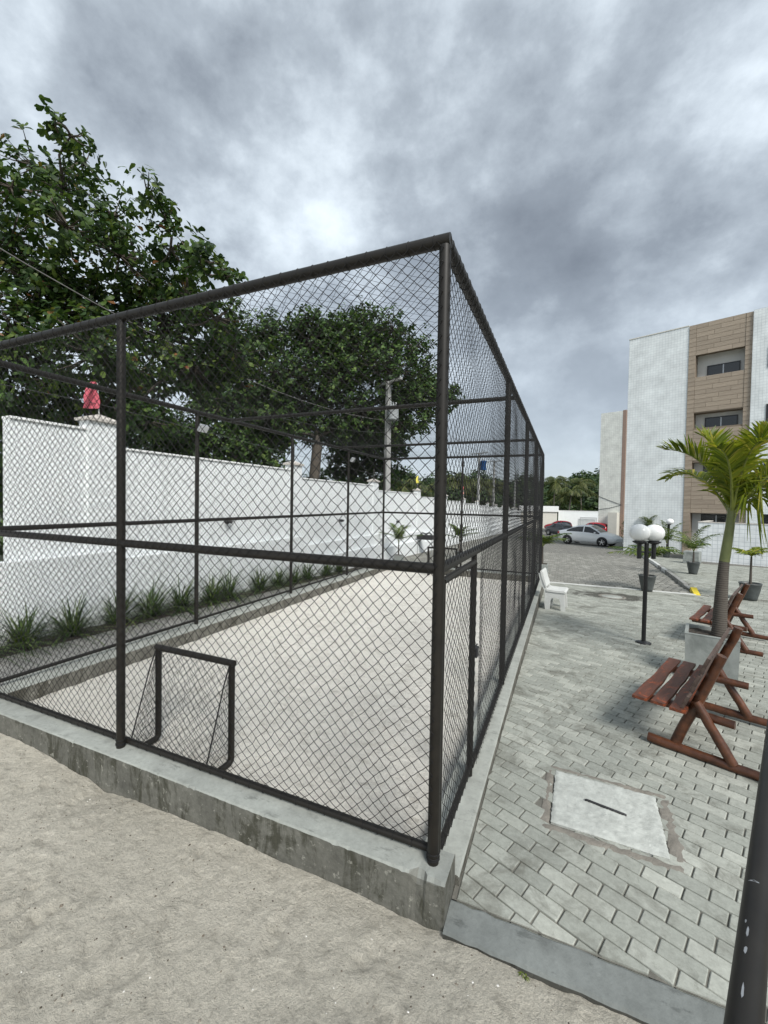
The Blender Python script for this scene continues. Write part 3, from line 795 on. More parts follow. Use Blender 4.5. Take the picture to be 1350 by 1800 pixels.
# ------------------------------------------------------------------ boundary wall, stepping down the slope
XW = -7.3
bw = thing('boundary_wall', (XW, 4.5, 0), 'long white rendered boundary wall stepping down behind the court, with capped pillars', 'wall')
tops = [3.34, 3.09, 2.88, 2.68, 2.50, 2.33, 2.17, 2.0, 1.85, 1.7, 1.55, 1.4, 1.25, 1.1]
pil = [4.97 + 5.62 * i for i in range(14)]        # far edge of each pillar
y0 = 3.39
for i, t in enumerate(tops):
    y1 = pil[i] - .52
    zb = zl(y1) - 1.0
    MB().bx(XW - .16, XW, y0, y1 + .02, zb, t).build('wall_panel', MAT['white_wall'], bw, True)
    MB().bx(XW - .19, XW + .03, y0, y1 + .02, t + .002, t + .042, .006).build('coping', MAT['white_paint'], bw, True)
    led = t - 2.03 if i == 0 else t - 1.92
    if i >= 2: led = t - 2.0
    MB().bx(XW + .002, XW + .15, y0 - (.0 if i else 6), y1 + .52, zb, led, .008).build('ledge', MAT['white_wall'], bw, True)
    if i >= 2:
        MB().bx(XW + .152, XW + .3, y0, y1 + .52, zb, led - .42, .008).build('ledge', MAT['white_wall'], bw, True)
    pm_ = MB().bx(XW - .2, XW + .04, y1, y1 + .5, zb, t + .17).build('pillar', MAT['white_wall'], bw, True)
    c = MB(); zc = t + .172
    a = (XW - .25, XW + .09, y1 - .05, y1 + .55)
    V = [(a[0], a[2], zc), (a[1], a[2], zc), (a[1], a[3], zc), (a[0], a[3], zc), (a[0], a[2], zc + .045), (a[1], a[2], zc + .045), (a[1], a[3], zc + .045), (a[0], a[3], zc + .045), ((a[0] + a[1]) / 2, (a[2] + a[3]) / 2, zc + .15)]
    c.add(V, [(0, 3, 2, 1), (0, 1, 5, 4), (1, 2, 6, 5), (2, 3, 7, 6), (3, 0, 4, 7), (4, 5, 8), (5, 6, 8), (6, 7, 8), (7, 4, 8)])
    co = c.build('cap', MAT['cap'], None, False); co.parent = pm_
    y0 = y1 + .5
# spot lamps fixed to the wall
for i, (yy, zz_) in enumerate(((7.56, 1.71), (12.97, 1.55), (18.4, 1.30))):
    t = thing('wall_spotlight', (XW, yy, zz_), ('small twin spotlight on the white wall, ' + ('nearest the goal', 'above the middle of the planting bed', 'above the small potted plant')[i]), 'lamp', 'twin spotlights on the white wall')
    MB().lathe([(.001, .0), (.045, .0), (.045, .02), (.001, .02)], 12, axis='X').build('base', MAT['plastic'], t)
    for s_ in (-1, 1):
        MB().tube([(.02, 0, 0), (.06, .03 * s_, .02)], .01, 6).tube([(.05, .03 * s_, .025), (.13, .075 * s_, -.015)], [.032, .042], 10).build('head', MAT['plastic'], t)
# electric-fence wires above the wall
for k, dz in enumerate((.42,)):
    t = thing('fence_wire', (XW - .08, 3.4, 3.5), 'thin dark security wire strung above the white wall', 'wire')
    pts = [Vector((XW - .08, -2, 3.34 + dz))]
    for i in range(8): pts.append(Vector((XW - .08, pil[i] - .25, tops[i] + .17 + dz - .1)))
    MB().tube(pts, .006, 5).build('wire', MAT['wire'], t, True)
    for i in range(1, 8): MB().tube([(XW - .08, pil[i] - .25, tops[i] + .3), (XW - .08, pil[i] - .25, tops[i] + .72)], .011, 6).build('rod', MAT['cable_pale'] if i == 2 else MAT['wire'], t, True)
# flags on pillar caps
def flag(i, mat, lab, w, h, pole, seed, lean=0.0, z=0):
    b = Vector((XW - .08, pil[i] - .27, tops[i] + .30 + z))
    t = thing('small_flag', b, lab, 'flag')
    MB().tube([(0, 0, 0), (lean * .5, -.01, pole * .5), (lean, -.03, pole)], .009, 6).build('stick', MAT['chair'], t)
    r_ = random.Random(seed); rows = []
    nu, nv = 9, 9
    for b_ in range(nv + 1):
        v = b_ / nv
        for a_ in range(nu + 1):
            u = a_ / nu
            width = w * (.35 + .65 * min(1, (1 - v) * 1.6 + .0))
            rows.append((lean * (pole - v * 0) / pole * .9 + .03 * math.sin(u * 7 + v * 3 + seed), -u * width - .02 + .02 * math.sin(v * 6), pole - h + v * h - .10 * u * (1 - v) * h))
    F = [(b_ * (nu + 1) + a_, b_ * (nu + 1) + a_ + 1, (b_ + 1) * (nu + 1) + a_ + 1, (b_ + 1) * (nu + 1) + a_) for b_ in range(nv) for a_ in range(nu)]
    MB().add(rows, F, True).build('cloth', mat, t)
flag(0, MAT['flag_pink'], 'faded pinkish red rag flag on the nearest wall pillar', .26, .44, .55, 1)
flag(3, MAT['flag_yellow'], 'small yellow flag above the white wall behind the court', .32, .36, .66, 2, .05)
flag(5, MAT['flag_red'], 'tiny red flag on a far pillar of the white wall', .5, .6, .9, 3)

# ================================================================== THE CAGE
ZT, ZM, ZB = 3.652, 1.88, .22
RP = .033
cage = thing('sports_cage', (X0, Y0, .2), 'dark steel pipe cage with black netting round the sand court', 'cage')
def pipe(name, a, b, r=RP, n=14): return MB().tube([a, b], r, n).build(name, MAT['metal'], cage, True)
XA = -8.2                                            # near-left corner of the cage, beyond the frame
XF = -3.27
XN = XL                                              # left line
for (x, y, zb) in [(X0, Y0, .20), (XF, Y0, .20), (XL, Y0, .2)]:
    MB().tube([(x, y, zb), (x, y, ZT - .01)], RP, 16).build('post', MAT['metal'], cage, True)
for y in (5.03, 7.625, 10.134, YF): pipe('post', (X0, y, .13), (X0, y, ZT))
for y in (5.196, 7.84, 10.496, YF): pipe('post', (XL, y, .12), (XL, y, ZT))
pipe('post', (-2.98, YF, .12), (-2.98, YF, ZT), .03)
# front rails
pipe('top_rail', (XL - .02, Y0, ZT + .02), (X0 + .03, Y0, ZT + .02), .036)
pipe('middle_rail', (XL, Y0, ZM), (X0 - .02, Y0, ZM), .031)
pipe('bottom_rail', (XL, Y0 + .045, ZB + .035), (X0 - .02, Y0 + .045, ZB + .035), .022)
# right rails
pipe('top_rail', (X0, Y0 + .005, ZT + .02), (X0, YF + .03, ZT + .02), .036)
pipe('middle_rail', (X0, Y0, ZM), (X0, YF, ZM), .031)
pipe('bottom_rail', (X0, 3.30, .165), (X0, YF, .185), .022)
# left and end rails
for zz_, r_, nm_ in ((ZT + .02, .036, 'top_rail'), (ZM, .03, 'middle_rail'), (.21, .022, 'bottom_rail')):
    pipe(nm_, (XL, Y0, zz_), (XL, YF, zz_), r_)
    pipe(nm_, (XL, YF, zz_), (X0, YF, zz_), r_)
for y in (5.89, 9.89): pipe('cross_beam', (XL, y, ZT + .015), (X0, y, ZT + .015), .03)
# lashing rings: net cord tied round the rails
rs = random.Random(5); mb = MB(); mb2 = MB()
def ring(mb, c, ax, r, t=.0028):
    mb.lathe([(r, -t), (r + t * 1.3, 0), (r, t)], 12, c, ax)
x = XL
while x < X0 - .04:
    ring(mb, (x, Y0, ZT + .02), 'X', .0365); x += rs.choice((.11, .13, .15, .16, .09))
x = XL
while x < X0 - .08:
    ring(mb, (x, Y0 + .045, ZB + .035), 'X', .0225); x += rs.choice((.10, .12, .15))
y = Y0 + .05
while y < YF:
    ring(mb, (X0, y, ZT + .02), 'Y', .0365); y += rs.choice((.11, .13, .15, .09))
y = 3.35
while y < YF:
    ring(mb, (X0, y, .185), 'Y', .0225); y += rs.choice((.10, .12, .15))
z = .3
for (px, py) in ((X0, Y0), (XF, Y0)):
    for z in (.225, .26, .235): ring(mb, (px, py, z + .02), 'Z', RP + .001, .004)
tag(mb.build('lashings', MAT['net'], cage, True), kind='stuff')

def net(name, org, U, V, w, h, d=.078, r=.0020, parent=cage, seed=0, bulge=.015, knots=False, world=True, shape=None, jit=.006):
    org, U, V = np.array(org, float), np.array(U, float), np.array(V, float); NN = np.cross(U, V)
    ni, nj = int(round(2 * w / d)), int(round(2 * h / d))
    I, J = np.meshgrid(np.arange(ni + 1), np.arange(nj + 1), indexing='ij')
    u = I * (w / ni); v = J * (h / nj)
    rs = np.random.RandomState(seed)
    eu = np.minimum(1, np.minimum(u, w - u) / .25); ev = np.minimum(1, np.minimum(v, h - v) / .25); ed = eu * ev
    du = (.045 * fbm(u, v, seed + 1, 3, 1.7) + rs.randn(*u.shape) * jit * .5) * ed
    dv = (.045 * fbm(u, v, seed + 2, 3, 1.7) + rs.randn(*u.shape) * jit * .5) * ed
    dn = bulge * fbm(u, v, seed + 3, 3, 1.9) * ed
    P = org + (u + du)[..., None] * U + (v + dv)[..., None] * V + dn[..., None] * NN
    if shape is not None: P = shape(P, u, v)
    par = (I + J) % 2 == 0
    a1 = par[:-1, :-1]; E1 = (P[:-1, :-1][a1], P[1:, 1:][a1])
    a2 = par[:-1, 1:]; E2 = (P[:-1, 1:][a2], P[1:, :-1][a2])
    A = np.concatenate([E1[0], E2[0]]); B = np.concatenate([E1[1], E2[1]])
    T = B - A; T /= np.linalg.norm(T, axis=1, keepdims=True) + 1e-9
    n1 = np.cross(T, np.broadcast_to(NN, T.shape) + .01); n1 /= np.linalg.norm(n1, axis=1, keepdims=True) + 1e-9; n2 = np.cross(T, n1)
    off = [(n1 * math.cos(a) + n2 * math.sin(a)) * r for a in (0, 2.094, 4.189)]
    # slack twine: one mid point sagging
    Mid = (A + B) / 2; Mid[:, 2] -= .0022
    m = len(A)
    Vv = np.stack([A + off[0], A + off[1], A + off[2], Mid + off[0], Mid + off[1], Mid + off[2], B + off[0], B + off[1], B + off[2]], 1).reshape(-1, 3) if knots else \
         np.stack([A + off[0], A + off[1], A + off[2], B + off[0], B + off[1], B + off[2]], 1).reshape(-1, 3)
    f6 = np.array([(0, 1, 4, 3), (1, 2, 5, 4), (2, 0, 3, 5)])
    if knots: f6 = np.concatenate([f6, f6 + 3])
    F = (f6[None] + (np.arange(m) * (9 if knots else 6))[:, None, None]).reshape(-1, 4)
    if knots:
        K = P[par]; kk = len(K); b = len(Vv)
        kv = (octv[None] * .0036 + K[:, None, :]).reshape(-1, 3)
        kf = (octf[None] + (np.arange(kk) * 6)[:, None, None]).reshape(-1, 3)
        Vv = np.concatenate([Vv, kv]); kf = np.concatenate([kf, kf[:, 2:3]], 1) + b
        # triangles as degenerate quads are avoided: split into a second mesh
        o2 = bpy.data.objects.new('knots', np_mesh('knots', kv, kf[:, :3] - b, MAT['net'])); 
        Vv = Vv[:b]
    o = bpy.data.objects.new(name, np_mesh(name, Vv, F, MAT['net'], True))
    put(o, parent, world); tag(o, kind='stuff')
    if knots:
        COL.objects.link(o2); o2.parent = o; tag(o2, kind='stuff')
    return o
q = RP + .004
def tuck(P, u, v):      # drawn in to the bottom rail
    P[..., 1] += (.085) * np.exp(-v / .07); return P
net('net', (XL, Y0 - q, ZB + .045), (1, 0, 0), (0, 0, 1), X0 + .0 - XL, ZT - ZB - .04, seed=1, knots=True, shape=tuck, r=.0023)
net('net', (X0 + q, Y0 - .02, ZM + .02), (0, 1, 0), (0, 0, 1), YF - Y0 + .02, ZT - ZM - .02, seed=11, knots=True, bulge=.03)
net('net', (X0 + q, 3.32, .18), (0, 1, 0), (0, 0, 1), YF - 3.32, ZM - .16, seed=21, knots=True, bulge=.03)
net('net', (XL - q, Y0, .21), (0, 1, 0), (0, 0, 1), YF - Y0, ZT - .21, seed=31)
net('net', (XL, YF + q, .21), (1, 0, 0), (0, 0, 1), X0 - XL, ZT - .21, seed=41)
def roofsag(P, u, v):
    # sags between the cross beams
    ys_ = P[..., 1]; k = np.array([Y0, 5.89, 9.89, YF]); s = np.zeros_like(ys_)
    for a, b in zip(k, k[1:]):
        mm = (ys_ >= a) & (ys_ < b); t = (ys_ - a) / (b - a); s = np.where(mm, 4 * t * (1 - t) * .10, s)
    xx = (P[..., 0] - XL) / (X0 - XL); s = s * np.clip(4 * xx * (1 - xx), 0, 1)
    P[..., 2] -= s; return P
net('roof_net', (XL, Y0, ZT + .0), (1, 0, 0), (0, 1, 0), X0 - XL, YF - Y0, seed=51, shape=roofsag, d=.105, r=.0013)
# gate in the right side next to the corner
gt = MB()
gt.tube([(X0, 2.335, .17), (X0, 2.335, 1.80)], .021, 10).tube([(X0, 3.235, .13), (X0, 3.235, 1.80)], .024, 10)
gt.tube([(X0, 2.335, 1.795), (X0, 3.235, 1.795)], .022, 10).tube([(X0, 2.335, .20), (X0, 3.235, .20)], .022, 10)
gate = gt.build('gate', MAT['metal'], cage, True); gate['label'] = 'narrow netted gate beside the corner post'
MB().tube([(X0 - .01, 3.29, .13), (X0 - .01, 3.29, 1.86)], .022, 10).build('gate_post', MAT['metal'], cage, True)
gn = net('net', (X0 + .026, 2.34, .20), (0, 1, 0), (0, 0, 1), .90, 1.59, seed=61, knots=True, parent=None, world=False, bulge=.03); gn.parent = gate
lk = MB().bx(X0 + .005, X0 + .035, 3.27, 3.335, 1.04, 1.12, .006).tube([(X0 + .02, 3.24, 1.13), (X0 + .03, 3.28, 1.15), (X0 + .02, 3.32, 1.13)], .006, 6).build('lock', MAT['plastic'], None); lk.parent = gate
for zz_ in (.5, 1.4):
    hg = MB().tube([(X0 + .01, 2.31, zz_), (X0 + .01, 2.31, zz_ + .08)], .016, 8).build('hinge', MAT['metal'], None); hg.parent = gate
# floodlights on the left posts
for i, (yy, lab) in enumerate(((5.196, 'nearer'), (10.496, 'farther'))):
    t = thing('floodlight', (XL + .04, yy, ZT - .25), 'small grey floodlight high on the ' + lab + ' left cage post', 'lamp', 'floodlights on the cage posts')
    MB().box((.09, 0, 0), (.05, .17, .13), (0, R(35), 0), .008).build('housing', MAT['steel'], t)
    MB().box((.118, 0, -.018), (.006, .15, .11), (0, R(35), 0)).build('lens', MAT['head'], t)
    MB().bx(0, .07, -.02, .02, -.015, .015).build('bracket', MAT['plastic'], t)

# ------------------------------------------------------------------ goals
def goal(loc, flip, lab, r=.028, w=.89, h=.89):
    t = thing('goal', loc, lab, 'goal', 'small goals on the sand court', rz=math.pi if flip else 0)
    # mouth at +y, net slopes to -y
    for sx in (-1, 1):
        MB().tube([(sx * w / 2, -.13, .03), (sx * w / 2, -.03, .03), (sx * w / 2, -.004, .05), (sx * w / 2, 0, .08), (sx * w / 2, 0, h)], r, 12).build('post', MAT['metal'], t)
    MB().tube([(-w / 2 - r, 0, h), (w / 2 + r, 0, h)], r, 12).build('crossbar', MAT['metal'], t)
    for sx in (-1, 1):
        MB().tube([(sx * w / 2, -.03, h - .02), (sx * w / 2 - sx * .0, -.09, h - .16), (sx * w / 2, -.30, .06)], .006, 6).build('stay', MAT['net'], t)
    a = np.array((0, -.26, -(h - .06))); a = a / np.linalg.norm(a); L = math.hypot(.26, h - .06)
    net('net', (-w / 2, -.02, h - .02), (1, 0, 0), a, w, L, d=.062, r=.0016, parent=t, seed=71, world=False, knots=True, jit=.012)
    for sx in (-1, 1):
        o = net('net', (sx * w / 2, -.02, h - .03), (0, -1, 0), (0, 0, -1), .28, h - .1, d=.062, r=.0016, parent=t, seed=75 + sx, world=False,
            shape=lambda P, u, v: np.stack([P[..., 0], -.02 - u * (v / (h - .1)), P[..., 2]], -1))
    MB().tube([(-w / 2, -.28, .05), (w / 2, -.28, .05)], .01, 6).build('ground_bar', MAT['metal'], t)
    return t
goal((-3.04, 2.77, -.05), False, 'small pipe goal with black net just inside the front fence')
goal((-3.45, 12.55, -.05), True, 'small pipe goal at the far end of the court')

# ------------------------------------------------------------------ benches of rustic logs
def bench(loc, lab, seed):
    r_ = random.Random(seed)
    t = thing('log_bench', loc, lab, 'bench', 'rustic log benches by the planter', rz=TH)
    LB = 1.17
    def log(a, b, r, nm, n=14):
        a, b = Vector(a), Vector(b); k = 8
        pts = [a.lerp(b, i / k) + Vector((r_.uniform(-1, 1), r_.uniform(-1, 1), r_.uniform(-1, 1))) * .0035 for i in range(k + 1)]
        rr = [r * (1.06 - .1 * i / k + r_.uniform(-.03, .03)) for i in range(k + 1)]
        return MB().tube(pts, rr, n).build(nm, MAT['log'], t)
    for yy in (0, LB):
        o = -.0 if yy == 0 else 0
        log((-.01, yy, .042), (.80, yy, .040), .039, 'foot_rail')
        log((.19, yy + .03, .06), (.50, yy + .03, .93), .041, 'back_post')
        log((.60, yy - .01, .06), (.33, yy - .01, .50), .038, 'brace')
        log((-.11, yy + .09 * (1 if yy == 0 else -1), .375), (.60, yy + .04 * (1 if yy == 0 else -1), .375), .037, 'seat_bearer')
    def plank(c0, c1, wid, th, nrm, nm, mat):
        """live-edge plank from c0 to c1 (along length), width vector nrm-perp"""
        c0, c1 = Vector(c0), Vector(c1); L = (c1 - c0); d = L.normalized(); up = Vector(nrm).normalized(); sd_ = d.cross(up).normalized()
        k = 14; V = []
        ph = [r_.uniform(0, 6) for _ in range(4)]
        for i in range(k + 1):
            s_ = i / k; c = c0 + L * s_
            e1 = wid / 2 * (1 + .10 * math.sin(s_ * 7 + ph[0]) + .06 * math.sin(s_ * 17 + ph[1])); e2 = wid / 2 * (1 + .10 * math.sin(s_ * 6 + ph[2]) + .06 * math.sin(s_ * 15 + ph[3]))
            V += [c + sd_ * e1 - up * th / 2, c + sd_ * e1 * .96 + up * th / 2, c - sd_ * e2 * .96 + up * th / 2, c - sd_ * e2 - up * th / 2]
        F = [(i * 4 + j, i * 4 + (j + 1) % 4, (i + 1) * 4 + (j + 1) % 4, (i + 1) * 4 + j) for i in range(k) for j in range(4)] + [(3, 2, 1, 0), (k * 4, k * 4 + 1, k * 4 + 2, k * 4 + 3)]
        # own origin so the grain differs
        mid = (c0 + c1) / 2
        o = MB().add([v - mid for v in V], F).build(nm, mat, t); o.location = mid; return o
    for i, sx in enumerate((-.065, .085, .225)):
        plank((sx, -.14 + r_.uniform(-.02, .02), .425), (sx + r_.uniform(-.01, .01), LB + .10, .425), .116, .025, (0, 0, 1), 'seat_plank', MAT['seat'])
    bn = Vector((-.93, 0, .36)); 
    for i, f_ in enumerate((.46, .66, .86)):
        bx_ = .19 + (.50 - .19) * (f_) - .062; bz = .06 + (.93 - .06) * f_ + .03
        plank((bx_, -.10 + .02 * i, bz), (bx_, LB + .10, bz), .15, .028, bn, 'back_plank', MAT['backwood'])
    return t
bench((.77, 4.52, zp(4.5)), 'reddish brown log bench in the foreground, in front of the square planter', 1)
bench((2.10, 8.50, zp(8.5)), 'reddish brown log bench half hidden behind the palm trunk', 2)

# ------------------------------------------------------------------ lamps
def twin_lamp(loc, lab, rz, h=1.69, gl=.162):
    t = thing('globe_lamp', loc, lab, 'lamp', 'black lamp posts with white globes', rz=rz)
    MB().lathe([(.001, 0), (.115, 0), (.115, .012), (.05, .02), (.035, .035)], 20).build('base_plate', MAT['black_metal'], t)
    MB().tube([(0, 0, .02), (0, 0, h - .02)], .033, 14).build('post', MAT['black_metal'], t)
    for s_ in (-1, 1):
        MB().tube([(0, 0, h - .17), (s_ * .118, 0, h - .17)], .014, 8).build('arm', MAT['black_metal'], t)
        MB().tube([(s_ * .118, 0, h - .28), (s_ * .118, 0, h)], .034, 12).lathe([(.034, h - .045), (.10, h - .012), (.108, h + .006), (.09, h + .012)], 20, (s_ * .118, 0, 0)).build('globe_holder', MAT['black_metal'], t)
        MB().sphere((s_ * .118, 0, h + .148), gl * .94, 28, 18, .94).build('globe', MAT['globe'], t)
    return t
twin_lamp((1.248, 8.121, zp(8.12)), 'black lamp post with two white globes standing in the middle of the pavers', R(22))
t = thing('globe_lamp', (5.62, 29.5, zside(29.5)), 'small white globe lamp far off by the apartment block', 'lamp', 'black lamp posts with white globes')
MB().tube([(0, 0, 0), (0, 0, 1.75)], .04, 10).build('post', MAT['black_metal'], t)
MB().lathe([(.04, 1.35), (.07, 1.4), (.07, 1.72), (.13, 1.78)], 12).build('globe_holder', MAT['black_metal'], t)
MB().sphere((.06, 0, 1.93), .2, 18, 12, .9).build('globe', MAT['globe'], t)

# ------------------------------------------------------------------ white concrete chair
ch = thing('concrete_chair', (-.40, 10.25, zp(10.25)), 'white painted concrete chair against the curb beside the cage', 'chair', rz=R(-6))
side = [(0.06, 0), (.15, 0), (.165, .20), (.19, .26), (.27, .29), (.34, .27), (.37, .20), (.385, 0), (.475, 0), (.455, .22), (.44, .40), (.13, .41), (.09, .47), (.03, .60), (-.06, .79), (-.095, .80), (-.085, .74), (-.03, .55), (.035, .42), (.05, .3), (.04, .18)]
for yy in (-.25, .19): MB().prism(side, yy, yy + .055).build('leg_panel', MAT['chair'], ch)
st_ = [(.08, .412), (.30, .405), (.44, .405), (.475, .40), (.485, .425), (.45, .452), (.30, .446), (.08, .458)]
MB().prism(st_, -.27, .27).build('seat', MAT['chair'], ch)
bk = [(.055, .50), (.085, .52), (.03, .69), (-.005, .83), (-.03, .865), (-.06, .85), (-.05, .80), (.0, .64)]
MB().prism(bk, -.27, .27).build('backrest', MAT['chair'], ch)

# ------------------------------------------------------------------ handrail next to the camera
hr = thing('handrail', (.7, 2.0, -.05), 'scuffed dark pipe handrail crossing the lower right corner', 'handrail')
dh = Vector((.388, 1, 0)).normalized(); p0 = Vector((.437, 1.241, 1.33))
MB().tube([p0 - dh * 1.6, p0, p0 + dh * 3.2], .0265, 20).build('rail', MAT['metal'], hr, True)
for s_ in (-1.5, 3.1):
    pp = p0 + dh * s_; MB().tube([(pp.x, pp.y, -.1), (pp.x, pp.y, 1.33)], .028, 14).build('post', MAT['metal'], hr, True)
rs = random.Random(8)
for s_ in (.02, -.12, -.15, -.2, -.3):
    c = p0 + dh * s_; sd_ = dh.cross(Vector((0, 0, 1)))
    an = rs.uniform(1.75, 2.15); rr = .0268
    V = []; k = 6
    ln_ = rs.uniform(.006, .02) if s_ != .02 else .003; wd_ = rs.uniform(.05, .12) if s_ != .02 else .45
    for i in range(k):
        a2 = 2 * math.pi * i / k; q1 = c + dh * ln_ * math.cos(a2) * rs.uniform(.7, 1.2); ang = an + wd_ * math.sin(a2) * rs.uniform(.7, 1.2)
        V.append(q1 + (sd_ * math.cos(ang) + Vector((0, 0, 1)) * math.sin(ang)) * rr)
    MB().add(V, [tuple(range(k))]).build('paint_scuff', MAT['steel'], hr, True)

# ================================================================== PLANTS
def pot(t, h=.45, r=.21, sq=False):
    if sq:
        MB().box((0, 0, h / 2), (r * 2, r * 2, h), None, .012).build('pot', MAT['planter'], t)
        MB().box((0, 0, h + .003), (r * 1.7, r * 1.7, .006)).build('soil', MAT['soil'], t)
    else:
        MB().lathe([(.001, 0), (r * .62, 0), (r * .70, h * .2), (r * .88, h * .6), (r * .98, h * .93), (r * 1.03, h * .95), (r * 1.03, h), (r * .93, h), (r * .90, h - .05)], 20).build('pot', MAT['pot'], t)
        MB().lathe([(r * .92, h - .045), (.001, h - .03)], 16).build('soil', MAT['soil'], t)
def frond(mbL, mbR, p0, p1, p2, nl, ll, lw, rnd, vee=.5, droop=.25, r0=.012, fwd=.75, ragged=0.0):
    p0, p1, p2 = Vector(p0), Vector(p1), Vector(p2)
    bz = lambda s: p0 * (1 - s) ** 2 + p1 * 2 * s * (1 - s) + p2 * s * s
    pts = [bz(i / 12) for i in range(13)]
    mbR.tube(pts, [r0 * (1 - .85 * i / 12) for i in range(13)], 6)
    for i in range(nl):
        s_ = .16 + .83 * i / (nl - 1); c = bz(s_); tg = (bz(min(1, s_ + .02)) - bz(s_ - .02)).normalized()
        sd_ = tg.cross(Vector((0, 0, 1)))
        if sd_.length < .05: sd_ = Vector((1, 0, 0))
        sd_.normalize(); upv = sd_.cross(tg).normalized()
        env = math.sin(math.pi * min(1, .22 + .78 * s_)) ** .6 * .85 + .22
        for sg in (-1, 1):
            if rnd.random() < ragged * .25: continue
            L = ll * env * rnd.uniform(.85, 1.1)
            d = (sd_ * sg * (1 - .35 * s_) + tg * (fwd * (.55 + s_ * .9)) + upv * vee * rnd.uniform(.6, 1.3) + Vector((rnd.uniform(-1, 1), rnd.uniform(-1, 1), rnd.uniform(-1, 1))) * (.10 + ragged * .25)).normalized()
            wv = d.cross(upv); 
            if wv.length < .1: wv = d.cross(Vector((1, 0, 0)))
            wv = (wv.normalized() + upv * rnd.uniform(-.5, .5)).normalized() * lw / 2 * rnd.uniform(.8, 1.2)
            dr = droop * (1 + ragged * rnd.uniform(0, 2.2))
            a = c; b = c + d * L * .5 - Vector((0, 0, 1)) * L * dr * .18; e = c + d * L * .98 - Vector((0, 0, 1)) * L * dr * .85
            mbL.add([a - wv * .5, a + wv * .5, b + wv, b - wv, e + wv * .12, e - wv * .12], [(0, 1, 2, 3), (3, 2, 4, 5)], False)
def palm(name, loc, lab, cat, group, spec):
    rnd = random.Random(spec.get('seed', 1))
    t = thing(name, loc, lab, cat, group)
    z0 = 0
    if spec.get('pot'): pot(t, *spec['pot']); z0 = spec['pot'][0] - .03
    th = spec['trunk']; tr = spec['tr']; lean = Vector(spec.get('lean', (0, 0, 0)))
    k = 10
    pts = [Vector((0, 0, z0)) + Vector((lean.x * (i / k) ** 1.5, lean.y * (i / k) ** 1.5, th * i / k)) for i in range(k + 1)]
    MB().tube(pts, [tr[0] + (tr[1] - tr[0]) * (i / k) for i in range(k + 1)], 12).build('trunk', MAT[spec.get('tmat', 'palm_trunk')], t)
    top = pts[-1]
    L = MB(); Rr = MB()
    for f in range(spec['n']):
        az = 2 * math.pi * (f + rnd.uniform(-.25, .25)) / spec['n'] * spec.get('turns', 1) + spec.get('az', 0); el = rnd.uniform(*spec['el']); FL = spec['fl'] * rnd.uniform(.8, 1.1)
        h_ = Vector((math.cos(az), math.sin(az), 0))
        p1 = top + h_ * FL * .22 * math.cos(el) + Vector((0, 0, FL * .66 * math.sin(el)))
        p2 = top + h_ * FL * .92 * math.cos(el * .85) + Vector((0, 0, FL * (math.sin(el) * .88 - spec.get('sag', .35))))
        frond(L, Rr, top, p1, p2, spec['nl'], spec['ll'], spec['lw'], rnd, spec.get('vee', .4), spec.get('droop', .3), spec.get('r0', .01), .75, spec.get('ragged', 0.0))
    Rr.build('stems', MAT['rachis'], t); tag(L.build('fronds', MAT[spec.get('lmat', 'leaf_pot')], t), kind='stuff')
    return t
# the big palm in its square planter
PX, PY = 1.80, 6.745
pb = thing('square_planter', (PX, PY, zp(PY)), 'large square pale concrete planter holding the foreground palm', 'planter', rz=R(-14))
mb = MB(); H_, W1, W0 = .61, .28, .265
def ringq(w, z): return [(-w, -w, z), (w, -w, z), (w, w, z), (-w, w, z)]
rings = [ringq(W0, 0), ringq(W1 - .004, H_ - .012), ringq(W1, H_ - .012), ringq(W1, H_), ringq(W1 - .035, H_ + .001), ringq(W1 - .04, H_ - .07)]
V = [p for r in rings for p in r]; F = [(i * 4 + k, i * 4 + (k + 1) % 4, (i + 1) * 4 + (k + 1) % 4, (i + 1) * 4 + k) for i in range(len(rings) - 1) for k in range(4)]
mb.add(V, F).build('box', MAT['planter'], pb)
rs = np.random.RandomState(1); V = [(-.245 + .49 * a / 12, -.245 + .49 * b / 12, H_ - .06 + rs.rand() * .025) for b in range(13) for a in range(13)]
MB().add(V, [(b * 13 + a, b * 13 + a + 1, (b + 1) * 13 + a + 1, (b + 1) * 13 + a) for b in range(12) for a in range(12)], True).build('soil', MAT['soil'], pb)
bp = thing('palm_tree', (PX + .085, PY + .03, zp(PY) + .54), 'stout foreground palm with ringed grey trunk and bright yellow-green fronds', 'palm tree')
pts = [(0, 0, 0), (.004, 0, .12), (.006, 0, .35), (.012, 0, .6), (.02, 0, .85), (.03, 0, 1.02)]
MB().tube(pts, [.086, .080, .075, .068, .060, .055], 20).build('trunk', MAT['palm_trunk'], bp)
MB().tube([(.03, 0, 1.0), (.05, 0, 1.2), (.075, 0, 1.46), (.085, 0, 1.70)], [.058, .055, .049, .040], 16).build('crownshaft', MAT['shaft'], bp)
top = Vector((.085, 0, 1.60)); L = MB(); Rr = MB(); rnd = random.Random(4)
